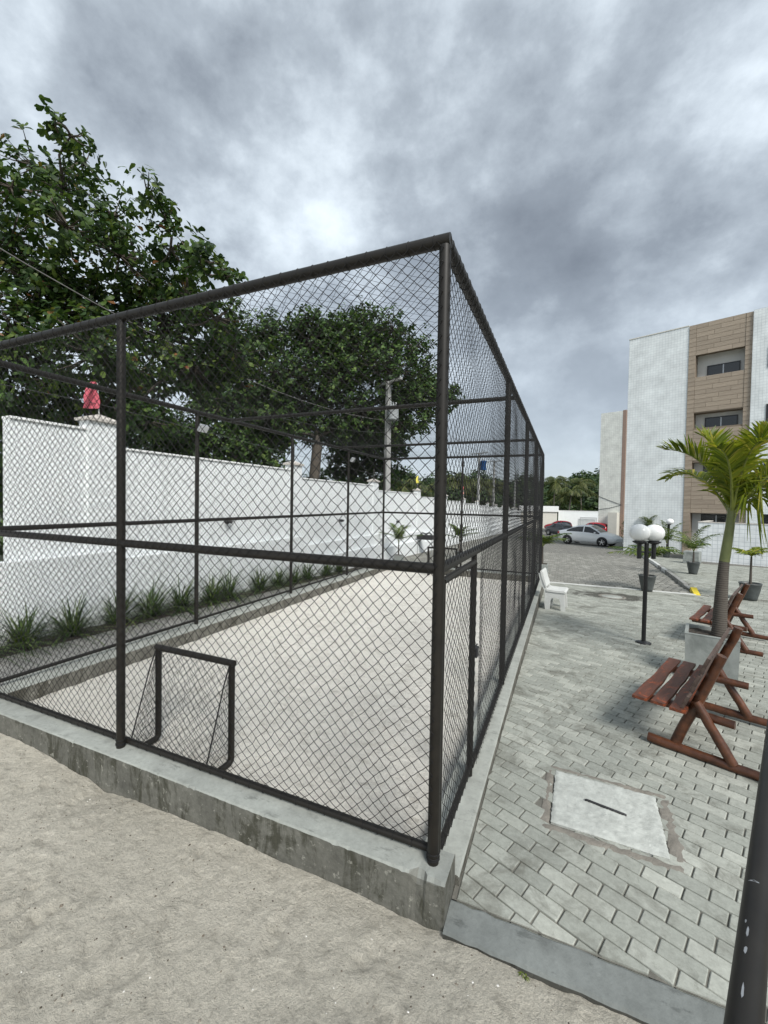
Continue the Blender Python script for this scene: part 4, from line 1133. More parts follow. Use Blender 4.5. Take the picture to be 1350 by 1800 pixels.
fl = [  # control point, tip (relative to the trunk top), leaflets, length, vee, droop, raggedness
    ((-.22, .05, .88), (-.76, .05, .88), 54, .44, .9, .25, .05),
    ((-.08, -.30, .80), (-.36, -.70, .80), 46, .40, .7, .35, .15),
    ((.02, -.28, .86), (.04, -.72, .86), 46, .40, .7, .35, .2),
    ((-.10, .15, .98), (-.26, .38, 1.10), 44, .40, .8, .2, .1),
    ((.22, .05, .90), (.42, .15, 1.12), 48, .44, .9, .2, .05),
    ((.42, -.10, .85), (.98, -.22, .82), 48, .42, .8, .35, .1),
    ((.36, -.25, .70), (.62, -.50, .38), 44, .40, .3, .7, .6),
    ((.48, .25, .80), (1.0, .5, .72), 46, .40, .7, .4, .1),
    ((.40, .40, .66), (.7, .8, .40), 42, .36, .4, .5, .3),
    ((-.25, .45, .78), (-.55, .9, .52), 42, .38, .6, .4, .1),
    ((.36, -.10, .52), (.60, -.22, .10), 38, .34, .1, .9, .9),
]
for c1, c2, nl, ll, vee, dr, rg in fl:
    frond(L, Rr, top, top + Vector(c1), top + Vector(c2), nl, ll, .033, rnd, vee, dr, .020, .8, rg)
frond(L, Rr, top, top + Vector((0, 0, .3)), top + Vector((.03, 0, .72)), 30, .22, .02, rnd, .2, .1, .016, 1.6)
Rr.build('stems', MAT['rachis'], bp); tag(L.build('fronds', MAT['leaf_palm'], bp), kind='stuff')

PG = 'potted palms on the paving'
pp = dict(pot=(.46, .21), trunk=.42, tr=(.035, .025), n=8, el=(.35, 1.4), fl=1.1, nl=20, ll=.34, lw=.040, vee=.2, droop=.55, seed=3, sag=.12)
palm('potted_palm', (4.47, 19.14, zside(19.1)), 'potted palm with wide fronds in front of the concrete cube', 'palm', PG, dict(pp, n=8, fl=1.35, trunk=.42))
palm('potted_palm', (4.551, 14.07, zp(14.07)), 'thin potted palm with a small tuft at far right beside the second bench', 'palm', PG, dict(pp, pot=(.46, .24), trunk=.72, tr=(.032, .022), n=8, el=(.35, .8), fl=.62, nl=18, ll=.22, seed=8, sag=.12, lmat='leaf_palm'))
palm('potted_palm', (5.04, 26.79, zside(26.8)), 'potted palm under the far small lamp', 'palm', PG, dict(pp, n=9, fl=1.6, el=(.7, 1.45), seed=5, trunk=.3, ragged=.2))
palm('potted_palm', (2.211, 14.11, zp(14.1)), 'potted palm directly behind the twin globe lamp post', 'palm', PG, dict(pp, pot=(.46, .22), fl=1.15, el=(.35, .85), n=9, seed=9, trunk=.5, sag=.2))
palm('potted_palm', (4.95, 31.6, zside(31.6)), 'potted palm at the corner of the white apartment facade', 'palm', PG, dict(pp, pot=(.8, .5, True), fl=1.3, el=(.9, 1.35), n=8, seed=12, ll=.4, trunk=.6))
palm('potted_palm', (-.62, 13.75, zp(13.75)), 'palm in a concrete box just behind the cage corner, leaf tips showing', 'palm', PG, dict(pp, pot=(.62, .17, True), trunk=.55, fl=1.0, el=(.3, .9), n=8, seed=14, ll=.3))
palm('potted_palm', (-6.35, 16.3, zp(16.3)), 'small potted palm by the white wall beyond the court', 'palm', PG, dict(pp, pot=(.30, .17, True), trunk=.55, tr=(.03, .022), n=7, fl=1.1, el=(.5, 1.4), seed=15, ll=.30))
palm('potted_palm', (-4.5, 19.3, zp(19.3)), 'potted palm seen through the net right of the corner post', 'palm', PG, dict(pp, pot=(.35, .2), trunk=.6, n=8, fl=1.15, el=(.3, 1.2), seed=16, ll=.30))
# conifer-like shrub near the car
def leaves(mbset, cen, ax, side, nrm, Ls, Ws, fold=.18):
    """arrays -> rounded leaves: 8 verts, 3 quads each, curling back at the tip"""
    n = len(cen); P = []
    for s_, w_, d_ in ((0, .06, 0), (.36, .34, .02), (.74, .50, .07), (1.0, .17, .16)):
        c = cen + ax * (Ls * s_)[:, None] - nrm * (Ls * d_ * fold * 5)[:, None]
        P += [c + side * (Ws * w_)[:, None] + nrm * (Ws * w_ * .25)[:, None], c - side * (Ws * w_)[:, None] + nrm * (Ws * w_ * .25)[:, None]]
    V = np.stack(P, 1).reshape(-1, 3)
    F = (np.array([(0, 1, 3, 2), (2, 3, 5, 4), (4, 5, 7, 6)])[None] + (np.arange(n) * 8)[:, None, None]).reshape(-1, 4)
    return V, F
def unit(a): return a / (np.linalg.norm(a, axis=-1, keepdims=True) + 1e-9)
def foliage(clumps, dens, leafL, leafW, per, seed, shell=.55, flat=.8, spread=.12, topz=99, topf=1.0):
    """rosettes of leaves filling ragged clumps"""
    rs = np.random.RandomState(seed); C_, A_, S_, N_, LL, WW = [], [], [], [], [], []; ros = []
    for (x, y, z, r) in clumps:
        m = max(6, int(dens * r ** 2.2 * (topf if z > topz else 1)))
        d = unit(rs.randn(m, 3)); rad = r * (shell + (1.12 - shell) * rs.rand(m, 1) ** .8) * (1 + .42 * fbm(d[:, :1] * 3 + x, d[:, 1:2] * 3 + z, seed, 3, 1.6))
        p = np.array((x, y, z)) + d * rad * np.array((1, 1, flat))
        ros.append((np.array((x, y, z)), p))
        axis = unit(d * .7 + np.array((0, 0, .55)) + rs.randn(m, 3) * .35)
        for k in range(per):
            an = 2 * np.pi * (k + rs.rand(m)) / per
            ref = unit(np.cross(axis, np.array((.31, .77, .2)))); b = np.cross(axis, ref)
            rd = ref * np.cos(an)[:, None] + b * np.sin(an)[:, None]
            ax = unit(rd + axis * rs.uniform(.05, .7, (m, 1)) + np.array((0, 0, -.18)))
            sd_ = unit(np.cross(ax, axis + rs.randn(m, 3) * .25)); nn = np.cross(sd_, ax)
            l_ = leafL * rs.uniform(.45, 1.25, m)
            C_.append(p + rs.randn(m, 3) * spread * leafL + axis * leafL * .3 * rs.randn(m, 1)); A_.append(ax); S_.append(sd_); N_.append(nn); LL.append(l_); WW.append(l_ * leafW)
    V, F = leaves(None, np.concatenate(C_), np.concatenate(A_), np.concatenate(S_), np.concatenate(N_), np.concatenate(LL), np.concatenate(WW))
    return V, F, ros
def tree(name, lab, group, base, fork, clumps, mat, dens, leafL, leafW=.55, per=6, seed=1, tr=.22, twigs=True, **kw):
    t = thing(name, base, lab, 'tree', group)
    V, F, ros = foliage(clumps, dens, leafL, leafW, per, seed, **kw)
    o = bpy.data.objects.new('crown', np_mesh('crown', V, F, MAT[mat])); put(o, t, True); tag(o, kind='stuff')
    rnd = random.Random(seed); mb = MB(); base, fork = Vector(base), Vector(fork)
    mb.tube([base, base.lerp(fork, .35) + Vector((.08, -.05, 0)), base.lerp(fork, .7) + Vector((-.05, .06, 0)), fork], [tr * 1.35, tr * 1.05, tr * .95, tr * .85], 12)
    mb.build('trunk', MAT['bark'], t, True)
    lb = MB(); nodes = [fork]; done = {0: tr * .62}
    order = sorted(ros, key=lambda q: (Vector(q[0]) - fork).length)
    for c, p in order:
        c = Vector(c)
        j = min(range(len(nodes)), key=lambda q: (nodes[q] - c).length + (.25 * (nodes[q] - fork).length))
        s0 = nodes[j]; r0 = max(.035, done[j] * rnd.uniform(.60, .8)); dl = (c - s0).length
        m1 = s0.lerp(c, .5) + Vector((rnd.uniform(-.15, .15), rnd.uniform(-.15, .15), rnd.uniform(-.05, .22))) * dl
        pts = [s0, s0.lerp(m1, .5) + Vector((0, 0, .03 * dl)), m1, m1.lerp(c, .5) + Vector((0, 0, .04 * dl)), c]
        lb.tube(pts, [r0, r0 * .92, r0 * .84, r0 * .74, r0 * .62], 7, False)
        nodes.append(c); done[len(nodes) - 1] = r0 * .8
        nodes.append(m1); done[len(nodes) - 1] = r0 * .8
        if twigs:
            for q_ in p[::3]:
                q_ = Vector(q_); lb.tube([c, c.lerp(q_, .55) + Vector((0, 0, -.05)), q_], [.028, .016, .006], 4, False)
    lb.build('limbs', MAT['bark'], t, True)
    return t
T1 = [(-11.7, 6.37, 11.36, 0.36), (-11.81, 6.82, 11.41, 0.51), (-13.27, 8.05, 12.11, 0.67), (-13.88, 7.06, 11.48, 0.87), (-12.65, 5.95, 9.77, 0.84), (-12.63, 7.08, 10.53, 0.92), (-14.03, 6.59, 9.22, 1.24), (-11.56, 6.61, 8.94, 1.06), (-12.26, 8.23, 10.39, 0.91), (-9.63, 7.31, 9.73, 0.53), (-9.97, 8.07, 9.65, 0.6), (-11.43, 7.83, 8.87, 1.17), (-9.92, 8.2, 8.9, 0.61), (-13.66, 7.07, 8.15, 1.35), (-12.96, 7.86, 7.74, 1.41), (-11.75, 9.12, 8.6, 1.22), (-8.85, 8.17, 8.43, 0.66), (-8.91, 9.34, 8.58, 0.45), (-10.13, 8.96, 8.06, 0.9), (-13.15, 6.29, 6.38, 1.25), (-10.34, 6.53, 5.67, 1.15), (-11.44, 9.27, 7.23, 1.31), (-8.44, 8.35, 6.91, 0.81), (-12.51, 6.6, 5.23, 1.04), (-12.13, 8.66, 5.57, 1.2), (-9.65, 8.74, 5.84, 1.11), (-12.04, 7.3, 4.6, 0.85), (-16.31, 6.56, 8.73, 1.5), (-13.56, 5.23, 5.64, 1.23), (-16.1, 6.48, 10.76, 1.15), (-13.39, 6.4, 4.51, 0.75), (-9.43, 7.17, 4.12, 0.7), (-8.81, 9.36, 6.41, 0.97)]
T2 = [(-13.43, 16.95, 10.45, 1.26), (-12.03, 18.08, 10.24, 1.43), (-11.51, 20.32, 11.88, 1.09), (-10.06, 20.18, 12.06, 0.9), (-8.05, 19.31, 10.7, 1.06), (-7.5, 20.72, 10.27, 1.03), (-10.94, 19.37, 9.37, 1.93), (-8.34, 19.36, 8.8, 1.7), (-7.37, 21.79, 9.1, 1.23), (-12.92, 17.21, 8.38, 1.97), (-14.86, 17.4, 10.38, 1.47), (-12.04, 18.97, 7.3, 1.94), (-9.72, 19.66, 6.99, 1.77), (-7.73, 21.08, 7.44, 1.36), (-6.79, 22.03, 8.19, 0.92), (-6.3, 24.41, 8.72, 0.74), (-14.82, 16.96, 7.36, 1.73), (-17.02, 17.28, 7.62, 1.67), (-14.56, 18.46, 5.86, 1.53), (-15.31, 16.72, 5.34, 1.3), (-16.67, 15.11, 5.17, 1.1), (-20.4, 16.92, 6.23, 1.27), (-6.86, 20.42, 6.22, 0.81), (-6.3, 21.01, 6.88, 0.65)]
T3 = [(-12.67, 22.61, 5.03, 0.97), (-12.02, 23.6, 5.48, 1.43), (-10.52, 22.89, 5.68, 1.36), (-9.25, 23.38, 5.36, 0.85), (-13.49, 23.36, 4.05, 0.9), (-12.34, 23.88, 4.26, 1.27), (-10.79, 23.95, 4.42, 1.06), (-10.03, 25.43, 4.16, 0.74), (-11.03, 22.73, 6.7, 1.36), (-10.35, 25.13, 6.7, 1.28)]
T2B = [(-14.55, 16.68, 5.44, 1.28), (-13.44, 17.72, 5.84, 1.31), (-12.11, 18.84, 5.95, 1.19), (-11.23, 20.31, 5.83, 1.09), (-15.22, 15.29, 4.86, 1.22), (-13.75, 17.0, 4.46, 0.91), (-14.69, 16.05, 4.25, 0.83), (-15.51, 14.06, 4.45, 1.03), (-10.22, 20.74, 5.7, 1.09), (-8.19, 20.58, 7.66, 1.34), (-7.11, 21.06, 7.98, 1.19), (-6.14, 21.47, 7.7, 0.89), (-11.0, 19.45, 10.59, 1.34), (-9.64, 20.05, 10.91, 1.19), (-12.09, 17.9, 11.03, 0.99),
       (-13.0, 16.2, 6.2, 1.3), (-16.0, 15.5, 6.4, 1.3), (-17.5, 16.0, 8.6, 1.5), (-15.8, 17.0, 9.2, 1.5), (-13.6, 17.6, 7.2, 1.6), (-10.6, 18.6, 8.4, 1.6), (-9.2, 19.8, 10.2, 1.3), (-8.2, 20.4, 6.2, 1.1), (-10.8, 19.2, 6.0, 1.2), (-13.8, 15.4, 4.6, 1.0), (-18.5, 14.5, 4.6, 1.4), (-11.8, 19.0, 10.9, 1.2)]
TG = 'trees beyond the white wall'
tree('almond_tree', 'tall broad-leaved tree at the left with open top branches and a few red leaves', TG, (-11.6, 7.9, -.2), (-11.8, 7.7, 4.3), T1, 'leaf_almond', 112, .205, .56, 7, 1, .24, shell=.42, topz=8.6, topf=.6)
tree('almond_tree', 'wide dense green tree behind the middle of the court', TG, (-11.7, 17.6, -.6), (-11.4, 17.9, 5.0), T2 + T2B, 'leaf_dark', 105, .19, .62, 7, 2, .28, flat=.8, shell=.35)
tree('almond_tree', 'low dark tree behind the utility pole', TG, (-11.4, 23.5, -.8), (-11.3, 23.5, 3.4), T3, 'leaf_dark', 120, .20, .6, 7, 3, .2, shell=.25)
# dark undergrowth behind the near wall
rs = random.Random(2)
ug = [(-10.5 - rs.random() * 4, 2.0 + i * .9 + rs.random(), rs.uniform(.6, 3.6), rs.uniform(.8, 1.3)) for i in range(22)] + [(-12 - rs.random() * 6, -1 + i * .7, rs.uniform(.5, 4.5), rs.uniform(1.0, 1.6)) for i in range(12)]
ug += [(-16 - rs.random() * 4, 4 + i * .9, rs.uniform(2.5, 6.5), rs.uniform(1.3, 1.8)) for i in range(13)]
ug += [(-15.5, 14.0, 4.6, 1.2), (-14.0, 15.0, 4.3, 1.2), (-12.8, 15.6, 4.1, 1.1), (-16.5, 13.5, 4.9, 1.2), (-13.2, 14.6, 3.4, 1.1), (-11.9, 15.2, 3.2, .9), (-17, 12.6, 3.8, 1.3), (-10.6, 22.2, 3.2, 1.1), (-9.6, 23.0, 3.3, 1.0), (-12.0, 22.4, 3.0, 1.1), (-11.2, 23.6, 5.0, 1.4)]
V, F, _ = foliage(ug, 34, .30, .5, 5, 9, shell=.2)
o = bpy.data.objects.new('undergrowth', np_mesh('undergrowth', V, F, MAT['leaf_dark'])); COL.objects.link(o)
tag(o, 'dark tangled undergrowth behind the white wall at left', 'bushes', kind='stuff')

# strap-leaved plants along the wall
ordn = ['leftmost', 'second from the left', 'third from the left', 'fourth from the left', 'fifth from the left', 'sixth from the left', 'seventh from the left', 'eighth from the left', 'ninth from the left', 'tenth from the left', 'eleventh from the left', 'twelfth from the left', 'thirteenth from the left', 'farthest']
for i, yy in enumerate((2.75, 3.35, 4.0, 4.75, 5.35, 6.0, 6.75, 7.3, 8.3, 9.1, 9.75, 10.5, 11.4, 12.3)):
    rnd = random.Random(i + 40); xx = -6.92 + rnd.uniform(-.05, .05)
    t = thing('strap_leaf_plant', (xx, yy, zl(yy)), 'dark green strap-leaved plant at the foot of the white wall, ' + ordn[i], 'plant', 'strap-leaved plants along the white wall')
    mb = MB(); big = rnd.uniform(1.0, 1.28) * (.85 if i > 8 else 1)
    for _ in range(120):
        az = rnd.uniform(0, 6.283); el = rnd.uniform(.42, 1.40); L_ = rnd.uniform(.55, 1.02) * big; h_ = Vector((math.cos(az), math.sin(az), 0)); sd_ = Vector((-h_.y, h_.x, 0)); wv = rnd.uniform(.008, .015)
        b = Vector((rnd.uniform(-.07, .07), rnd.uniform(-.07, .07), .0)); V = []
        for k in range(5):
            s_ = k / 4; c = b + h_ * L_ * math.cos(el) * (s_ ** 1.15) * 1.25 + Vector((0, 0, 1)) * L_ * (math.sin(el) * s_ - .60 * s_ * s_ * (1.30 - el / 1.57))
            ww = wv * (1 - s_ ** 2 * .9); V += [c - sd_ * ww, c + sd_ * ww]
        mb.add(V, [(2 * k, 2 * k + 1, 2 * k + 3, 2 * k + 2) for k in range(4)])
    tag(mb.build('blades', MAT['blade'], t), kind='stuff')

# ------------------------------------------------------------------ coconut palms and far woods
CP = dict(trunk=6.0, tr=(.16, .11), n=15, el=(-.15, 1.1), fl=3.4, nl=26, ll=.95, lw=.10, vee=-.1, droop=.9, r0=.05, lmat='leaf_coco', tmat='lichen', sag=.55, turns=2.4)
spots = [(-14.2, 36.5, 4.0, 'coconut palm just right of the utility pole, over the white wall'), (-12.9, 41.5, 3.6, 'coconut palm behind the yellow flag'), (-13.2, 50, 5.2, 'coconut palm seen between the corner post and the blue transformer'),
         (-11.5, 58, 5.2, 'coconut palm behind the blue transformer'), (-10.4, 66, 5.6, 'coconut palm beyond the second utility pole'), (-2.2, 88, 7.0, 'tallest coconut palm in front of the distant hill'), (.4, 84, 4.6, 'low coconut palm standing above the far white wall'), (2.9, 92, 6.6, 'coconut palm nearest the cream apartment wing'), (-.9, 95, 4.6, 'coconut palm second from left before the hill')]
for i, (x, y, h, lab) in enumerate(spots):
    b = zp(y) - .3
    palm('coconut_palm', (x, y, b), lab, 'palm tree', 'coconut palms in the background', dict(CP, trunk=h - b - .6, seed=30 + i, lean=(random.Random(i).uniform(-.8, .8), random.Random(i + 9).uniform(-.5, .5), 0), fl=3.6 if y < 70 else 4.4, nl=22))
rs = random.Random(6); hl_ = []
for i in range(150):
    x = rs.uniform(-70, 60); y = rs.uniform(98, 150)
    zt = 5.0 + (y - 98) * .10 + 1.6 * math.sin(x * .21) + rs.uniform(-1.2, 1.2)
    hl_.append((x, y, max(1, zt - rs.uniform(0, 5)), rs.uniform(2.4, 4.2)))
for i in range(90): hl_.append((rs.uniform(-40, 40), rs.uniform(96, 110), rs.uniform(-1, 4), rs.uniform(2.2, 3.2)))
V, F, _ = foliage(hl_, 12, .95, .6, 4, 15, shell=.5)
o = bpy.data.objects.new('wooded_hill', np_mesh('wooded_hill', V, F, MAT['leaf_far'])); COL.objects.link(o)
tag(o, 'dark green wooded hill behind the car park', 'woods', kind='stuff')
hl_ = [(rs.uniform(-24, -9.5) - (y - 28) * .04, y, rs.uniform(.2, 2.6) - .0 * y, rs.uniform(1.3, 2.1)) for y in [28 + i * .9 for i in range(70)]]
V, F, _ = foliage(hl_, 16, .6, .55, 4, 16, shell=.4)
o = bpy.data.objects.new('wall_thicket', np_mesh('wall_thicket', V, F, MAT['leaf_far'])); COL.objects.link(o)
tag(o, 'low green thicket along the far part of the white wall', 'bushes', kind='stuff')
tag(sheet('hill', [[(x, y, z) for x in (-160, -60, 0, 60, 160)] for y, z in ((97, -2.4), (112, 2.2), (150, 7.5), (260, 8))], MAT['earth']), kind='structure')

# ================================================================== UTILITY POLES AND LINES
def upole(loc, top, lab, blue=None, arm=1.9, grey=False):
    t = thing('utility_pole', loc, lab, 'utility pole', 'utility poles beyond the white wall', rz=R(62))
    h = top - loc[2]
    m = MB(); V = []
    for z, w in ((0, .16), (h, .10)):
        V += [(-w, -w * .8, z), (w, -w * .8, z), (w, w * .8, z), (-w, w * .8, z)]
    m.add(V, [(0, 1, 5, 4), (1, 2, 6, 5), (2, 3, 7, 6), (3, 0, 4, 7), (4, 5, 6, 7)]).build('shaft', MAT['pole'], t)
    MB().bx(-.06, .06, -arm / 2, arm / 2, h - .10, h + .0, .008).build('crossarm', MAT['pole'], t)
    for yy in (-arm * .45, -arm * .2, arm * .2, arm * .45):
        MB().lathe([(.02, h), (.045, h + .03), (.03, h + .06), (.045, h + .09), (.02, h + .13)], 8, (0, yy, 0)).build('insulator', MAT['transf'], t)
    if blue or grey:
        mm = MAT['transf_blue'] if blue else MAT['transf']; zc = h - (2.0 if blue else 1.9); hh, rr = (1.05, .33) if blue else (.62, .26)
        yo = -.6 if blue else -.38
        MB().lathe([(.001, zc), (rr * .95, zc), (rr, zc + .05), (rr, zc + hh - .08), (rr * 1.06, zc + hh - .06), (rr * 1.06, zc + hh), (.001, zc + hh + .06)], 16, (0, yo, 0)).build('transformer', mm, t)
        for k in range(3): MB().lathe([(.03, zc + hh), (.06, zc + hh + .08), (.03, zc + hh + .16), (.05, zc + hh + .22), (.001, zc + hh + .26)], 8, ((k - 1) * rr * .6, yo, 0)).build('bushing', MAT['transf'], t)
        MB().bx(-.03, .03, yo, 0, zc + .2, zc + .28).build('bracket', MAT['steel'], t)
        if grey: MB().tube([(0, yo, zc), (.05, yo - .02, zc - .22), (-.04, yo + .05, zc - .38), (.03, yo + .12, zc - .15), (0, 0, zc - .1)], .016, 5).build('drop_loop', MAT['wire'], t)
    return t
P1 = Vector((-7.95, 18.7, 8.0)); P2 = Vector((-9.2, 48.4, 7.95)); P3 = Vector((-9.2, 59.3, 8.05)); P4 = Vector((-8.4, 78.1, 6.4)); P5 = Vector((-7.4, 98, 5.4))
upole((P1.x, P1.y, -.6), P1.z, 'nearest concrete utility pole with a grey transformer, in front of the trees', grey=True)
upole((P2.x, P2.y, -1.4), P2.z, 'far utility pole carrying a blue transformer', blue=True, arm=2.4)
upole((P3.x, P3.y, -1.7), P3.z, 'utility pole just right of the blue transformer', arm=2.6)
upole((P4.x, P4.y, -2.2), P4.z, 'distant utility pole seen through the cage side net', arm=2.4)
upole((P5.x, P5.y, -2.4), P5.z, 'most distant utility pole near the end of the white wall', arm=2.4)
def span(a, b, sag, r, mat, lab):
    a, b = Vector(a), Vector(b); pts = [a.lerp(b, i / 14) - Vector((0, 0, 4 * sag * (i / 14) * (1 - i / 14))) for i in range(15)]
    t = thing('power_line', a, lab, 'cable'); MB().tube(pts, r, 5, False).build('cable', mat, t, True)
span((-11.9, 0, 9.1), P1 + Vector((0, -.2, -1.9)), 1.25, .014, MAT['cable_pale'], 'grey twisted service cable crossing in front of the left tree')
span((-11.6, 0, 7.2), P1 + Vector((0, .2, -2.4)), 1.15, .009, MAT['wire'], 'thin dark cable below the grey service cable')
span(P1 + Vector((0, -.8, .12)), P2 + Vector((0, -1, .12)), .5, .012, MAT['wire'], 'power line between the first two utility poles')
span(P2 + Vector((0, .6, .12)), P3 + Vector((0, -.6, .12)), .3, .012, MAT['wire'], 'power line between the blue transformer pole and its neighbour')
span(P3 + Vector((0, 0, .12)), P4 + Vector((0, 0, .12)), .5, .012, MAT['wire'], 'power line leading to the distant utility pole')

# ================================================================== APARTMENT BLOCK
A0 = Vector((3.593, 32.059, 0)); zb = -1.1; ZTOP = 13.15
bl = thing('apartment_block', (A0.x, A0.y, zb), 'four-storey apartment block with white tiles and a brown wood-look window bay', 'building', rz=TH)
HB = ZTOP - zb; L_ = lambda z: z - zb
D = 14.0
# white section left, right; brown bay between
MB().bx(0, 3.24, 0, D, 0, HB).build('wall', MAT['tile'], bl)
MB().bx(6.18, 16, -.12, D, 0, HB + .02).build('wall', MAT['tile'], bl)
# bay core behind the window recesses
MB().bx(3.242, 6.178, .65, D, 0, HB - .01).build('wall', MAT['recess'], bl)
rec = [(9.95, 11.40), (6.95, 7.85), (3.95, 4.90), (-.70, 1.85)]         # recess bottoms/tops
zc = [L_(a) for ab in sorted(rec) for a in ab]
bandz = [(L_(1.85), L_(3.95)), (L_(4.90), L_(6.95)), (L_(7.85), L_(9.95)), (L_(11.40), HB)]
core = MB()
for a, b in bandz: core.bx(3.243, 6.177, .0, .649, a, b)
core.bx(3.243, 3.60, 0, .649, 0, HB - .02); core.bx(5.86, 6.177, 0, .649, 0, HB - .02)
core.bx(3.6, 5.86, 0, .649, 0, L_(-.70))
core.build('bay_core', MAT['grout'], bl)
rs = random.Random(4); pcache = {}
def plank_obj(x0, x1, z0, z1, y=-.012):
    key = (round(x1 - x0, 3), round(z1 - z0, 3))
    if key not in pcache: pcache[key] = MB().box((0, 0, 0), (x1 - x0 - .012, .024, z1 - z0 - .012), None, .003).mesh('plank', MAT['plank'])
    o = bpy.data.objects.new('plank', pcache[key]); COL.objects.link(o); o.parent = bl
    o.location = ((x0 + x1) / 2, y, (z0 + z1) / 2)
ph = .262; row = 0; z = L_(-.75)
npl = 0
while z < HB - .05:
    z1 = min(HB, z + ph); zm = (z + z1) / 2
    inrec = any(L_(a) < zm < L_(b) for a, b in rec)
    segs = [(3.245, 3.60), (5.86, 6.175)] if inrec else None
    if segs is None:
        cuts = [3.245, 3.60]; off = [1.15, .55, .85][row % 3]; x = 3.60 + off
        while x < 5.7: cuts.append(x); x += 1.15
        cuts += [5.86, 6.175]; segs = list(zip(cuts, cuts[1:]))
    for a, b in segs:
        yoff = -.03 if (a < 3.3 or b > 6.0) else -.012
        if b - a > .05: plank_obj(a, b, z, z1, yoff); npl += 1
    z = z1; row += 1
def window(x0, x1, z0, z1, y, parent=bl):
    fr_ = MB(); w_ = .055
    fr_.bx(x0, x1, y - .03, y + .03, z0, z0 + w_); fr_.bx(x0, x1, y - .03, y + .03, z1 - w_, z1)
    fr_.bx(x0, x0 + w_, y - .029, y + .029, z0 + w_, z1 - w_); fr_.bx(x1 - w_, x1, y - .029, y + .029, z0 + w_, z1 - w_)
    fo = fr_.build('window', MAT['alu'], parent)
    xm = (x0 + x1) / 2
    for a, b, yy in ((x0 + w_, xm + .03, .004), (xm - .03, x1 - w_, -.012)):
        p_ = MB().bx(a, b, y + yy - .005, y + yy + .005, z0 + w_, z1 - w_).build('pane', MAT['glass'], None); p_.parent = fo
    p_ = MB().bx(xm - .03, xm + .03, y - .031, y - .018, z0 + w_, z1 - w_).build('mullion', MAT['steel'], None); p_.parent = fo
window(4.08, 5.62, L_(9.96), L_(10.72), .62); window(4.06, 5.60, L_(6.96), L_(7.62), .62); window(4.06, 5.6, L_(3.96), L_(4.85), .62); window(4.04, 5.5, L_(.5), L_(1.80), .62)
for (z0, z1) in ((9.9, 11.0), (6.95, 7.9), (3.9, 4.9), (1.3, 1.9)): window(6.84, 8.4, L_(z0), L_(z1), -.125)
MB().bx(3.605, 5.855, .0, .64, L_(-.70), L_(-.60)).build('sill', MAT['recess'], bl)
# parapet edge
MB().bx(-.03, 3.235, -.03, .25, HB + .001, HB + .05).build('parapet_cap', MAT['beige'], bl)
# far cream wing
wg = thing('apartment_wing', (3.607, 56.46, -2.2), 'cream tiled wing of the apartments farther back with a brown corner strip', 'building', rz=TH)
MB().bx(0, 2.36, 0, 10, 0, 15.35).build('wall', MAT['tile_beige'], wg)
MB().bx(2.362, 2.72, -.02, 10, 0, 15.42).build('corner_strip', MAT['aband'], wg)
MB().bx(2.722, 9, .3, 10, 0, 15.3).build('wall', MAT['tile_beige'], wg)
MB().bx(1.35, 2.3, -.9, -.02, 0, 3.6).build('porch', MAT['beige'], wg)
wr = MB().tube([(-.1, -.03, 5.55), (1.2, -.03, 5.0), (2.5, -.03, 4.5)], .022, 5).tube([(-.1, -.03, 3.9), (1.2, -.03, 4.1), (2.5, -.03, 4.5)], .022, 5).build('wall_cable', MAT['wire'], wg)
# low tiled wall, right
lw = thing('low_tiled_wall', (6.15, 25.73, -.6), 'low white tiled garden wall in front of the brown bay', 'wall', rz=TH)
MB().bx(0, 9, 0, .16, 0, 2.06).bx(0, .16, .162, 3.2, 0, 2.06).build('wall', MAT['tile_low'], lw)
MB().bx(-.02, 9, -.02, .2, 2.062, 2.10).bx(-.02, .2, .202, 3.2, 2.062, 2.10).build('coping', MAT['cap'], lw)
cb = thing('concrete_cube', (5.55, 24.0, zside(24)), 'plain grey concrete cube planter standing at the corner of the low tiled wall', 'planter', rz=TH)
MB().box((0, 0, .29), (.62, .62, .58), None, .015).build('cube', MAT['planter'], cb)
cb2 = thing('white_box_planter', (4.72, 35.2, zside(35.2)), 'white block planter in front of the silver car', 'planter', rz=TH)
MB().box((.5, 0, .3), (1.6, .6, .62), None, .02).box((0, .35, .85), (.22, .22, 1.7), None, .02).build('block', MAT['chair'], cb2)
# shrub by the car nose
V, F, _ = foliage([(4.75, 38.6, .1, .55), (4.7, 38.6, .8, .45), (4.72, 38.6, 1.4, .3), (4.9, 38.6, -.3, .5)], 260, .22, .3, 5, 33, shell=.2)
t = thing('conical_shrub', (4.75, 38.6, zside(38.6)), 'dark conical shrub by the nose of the silver car', 'shrub')
o = bpy.data.objects.new('foliage', np_mesh('foliage', V, F, MAT['leaf_pot'])); put(o, t, True); tag(o, kind='stuff')
MB().tube([(0, 0, 0), (0, 0, 1.2)], .04, 6).build('stem', MAT['bark'], t)

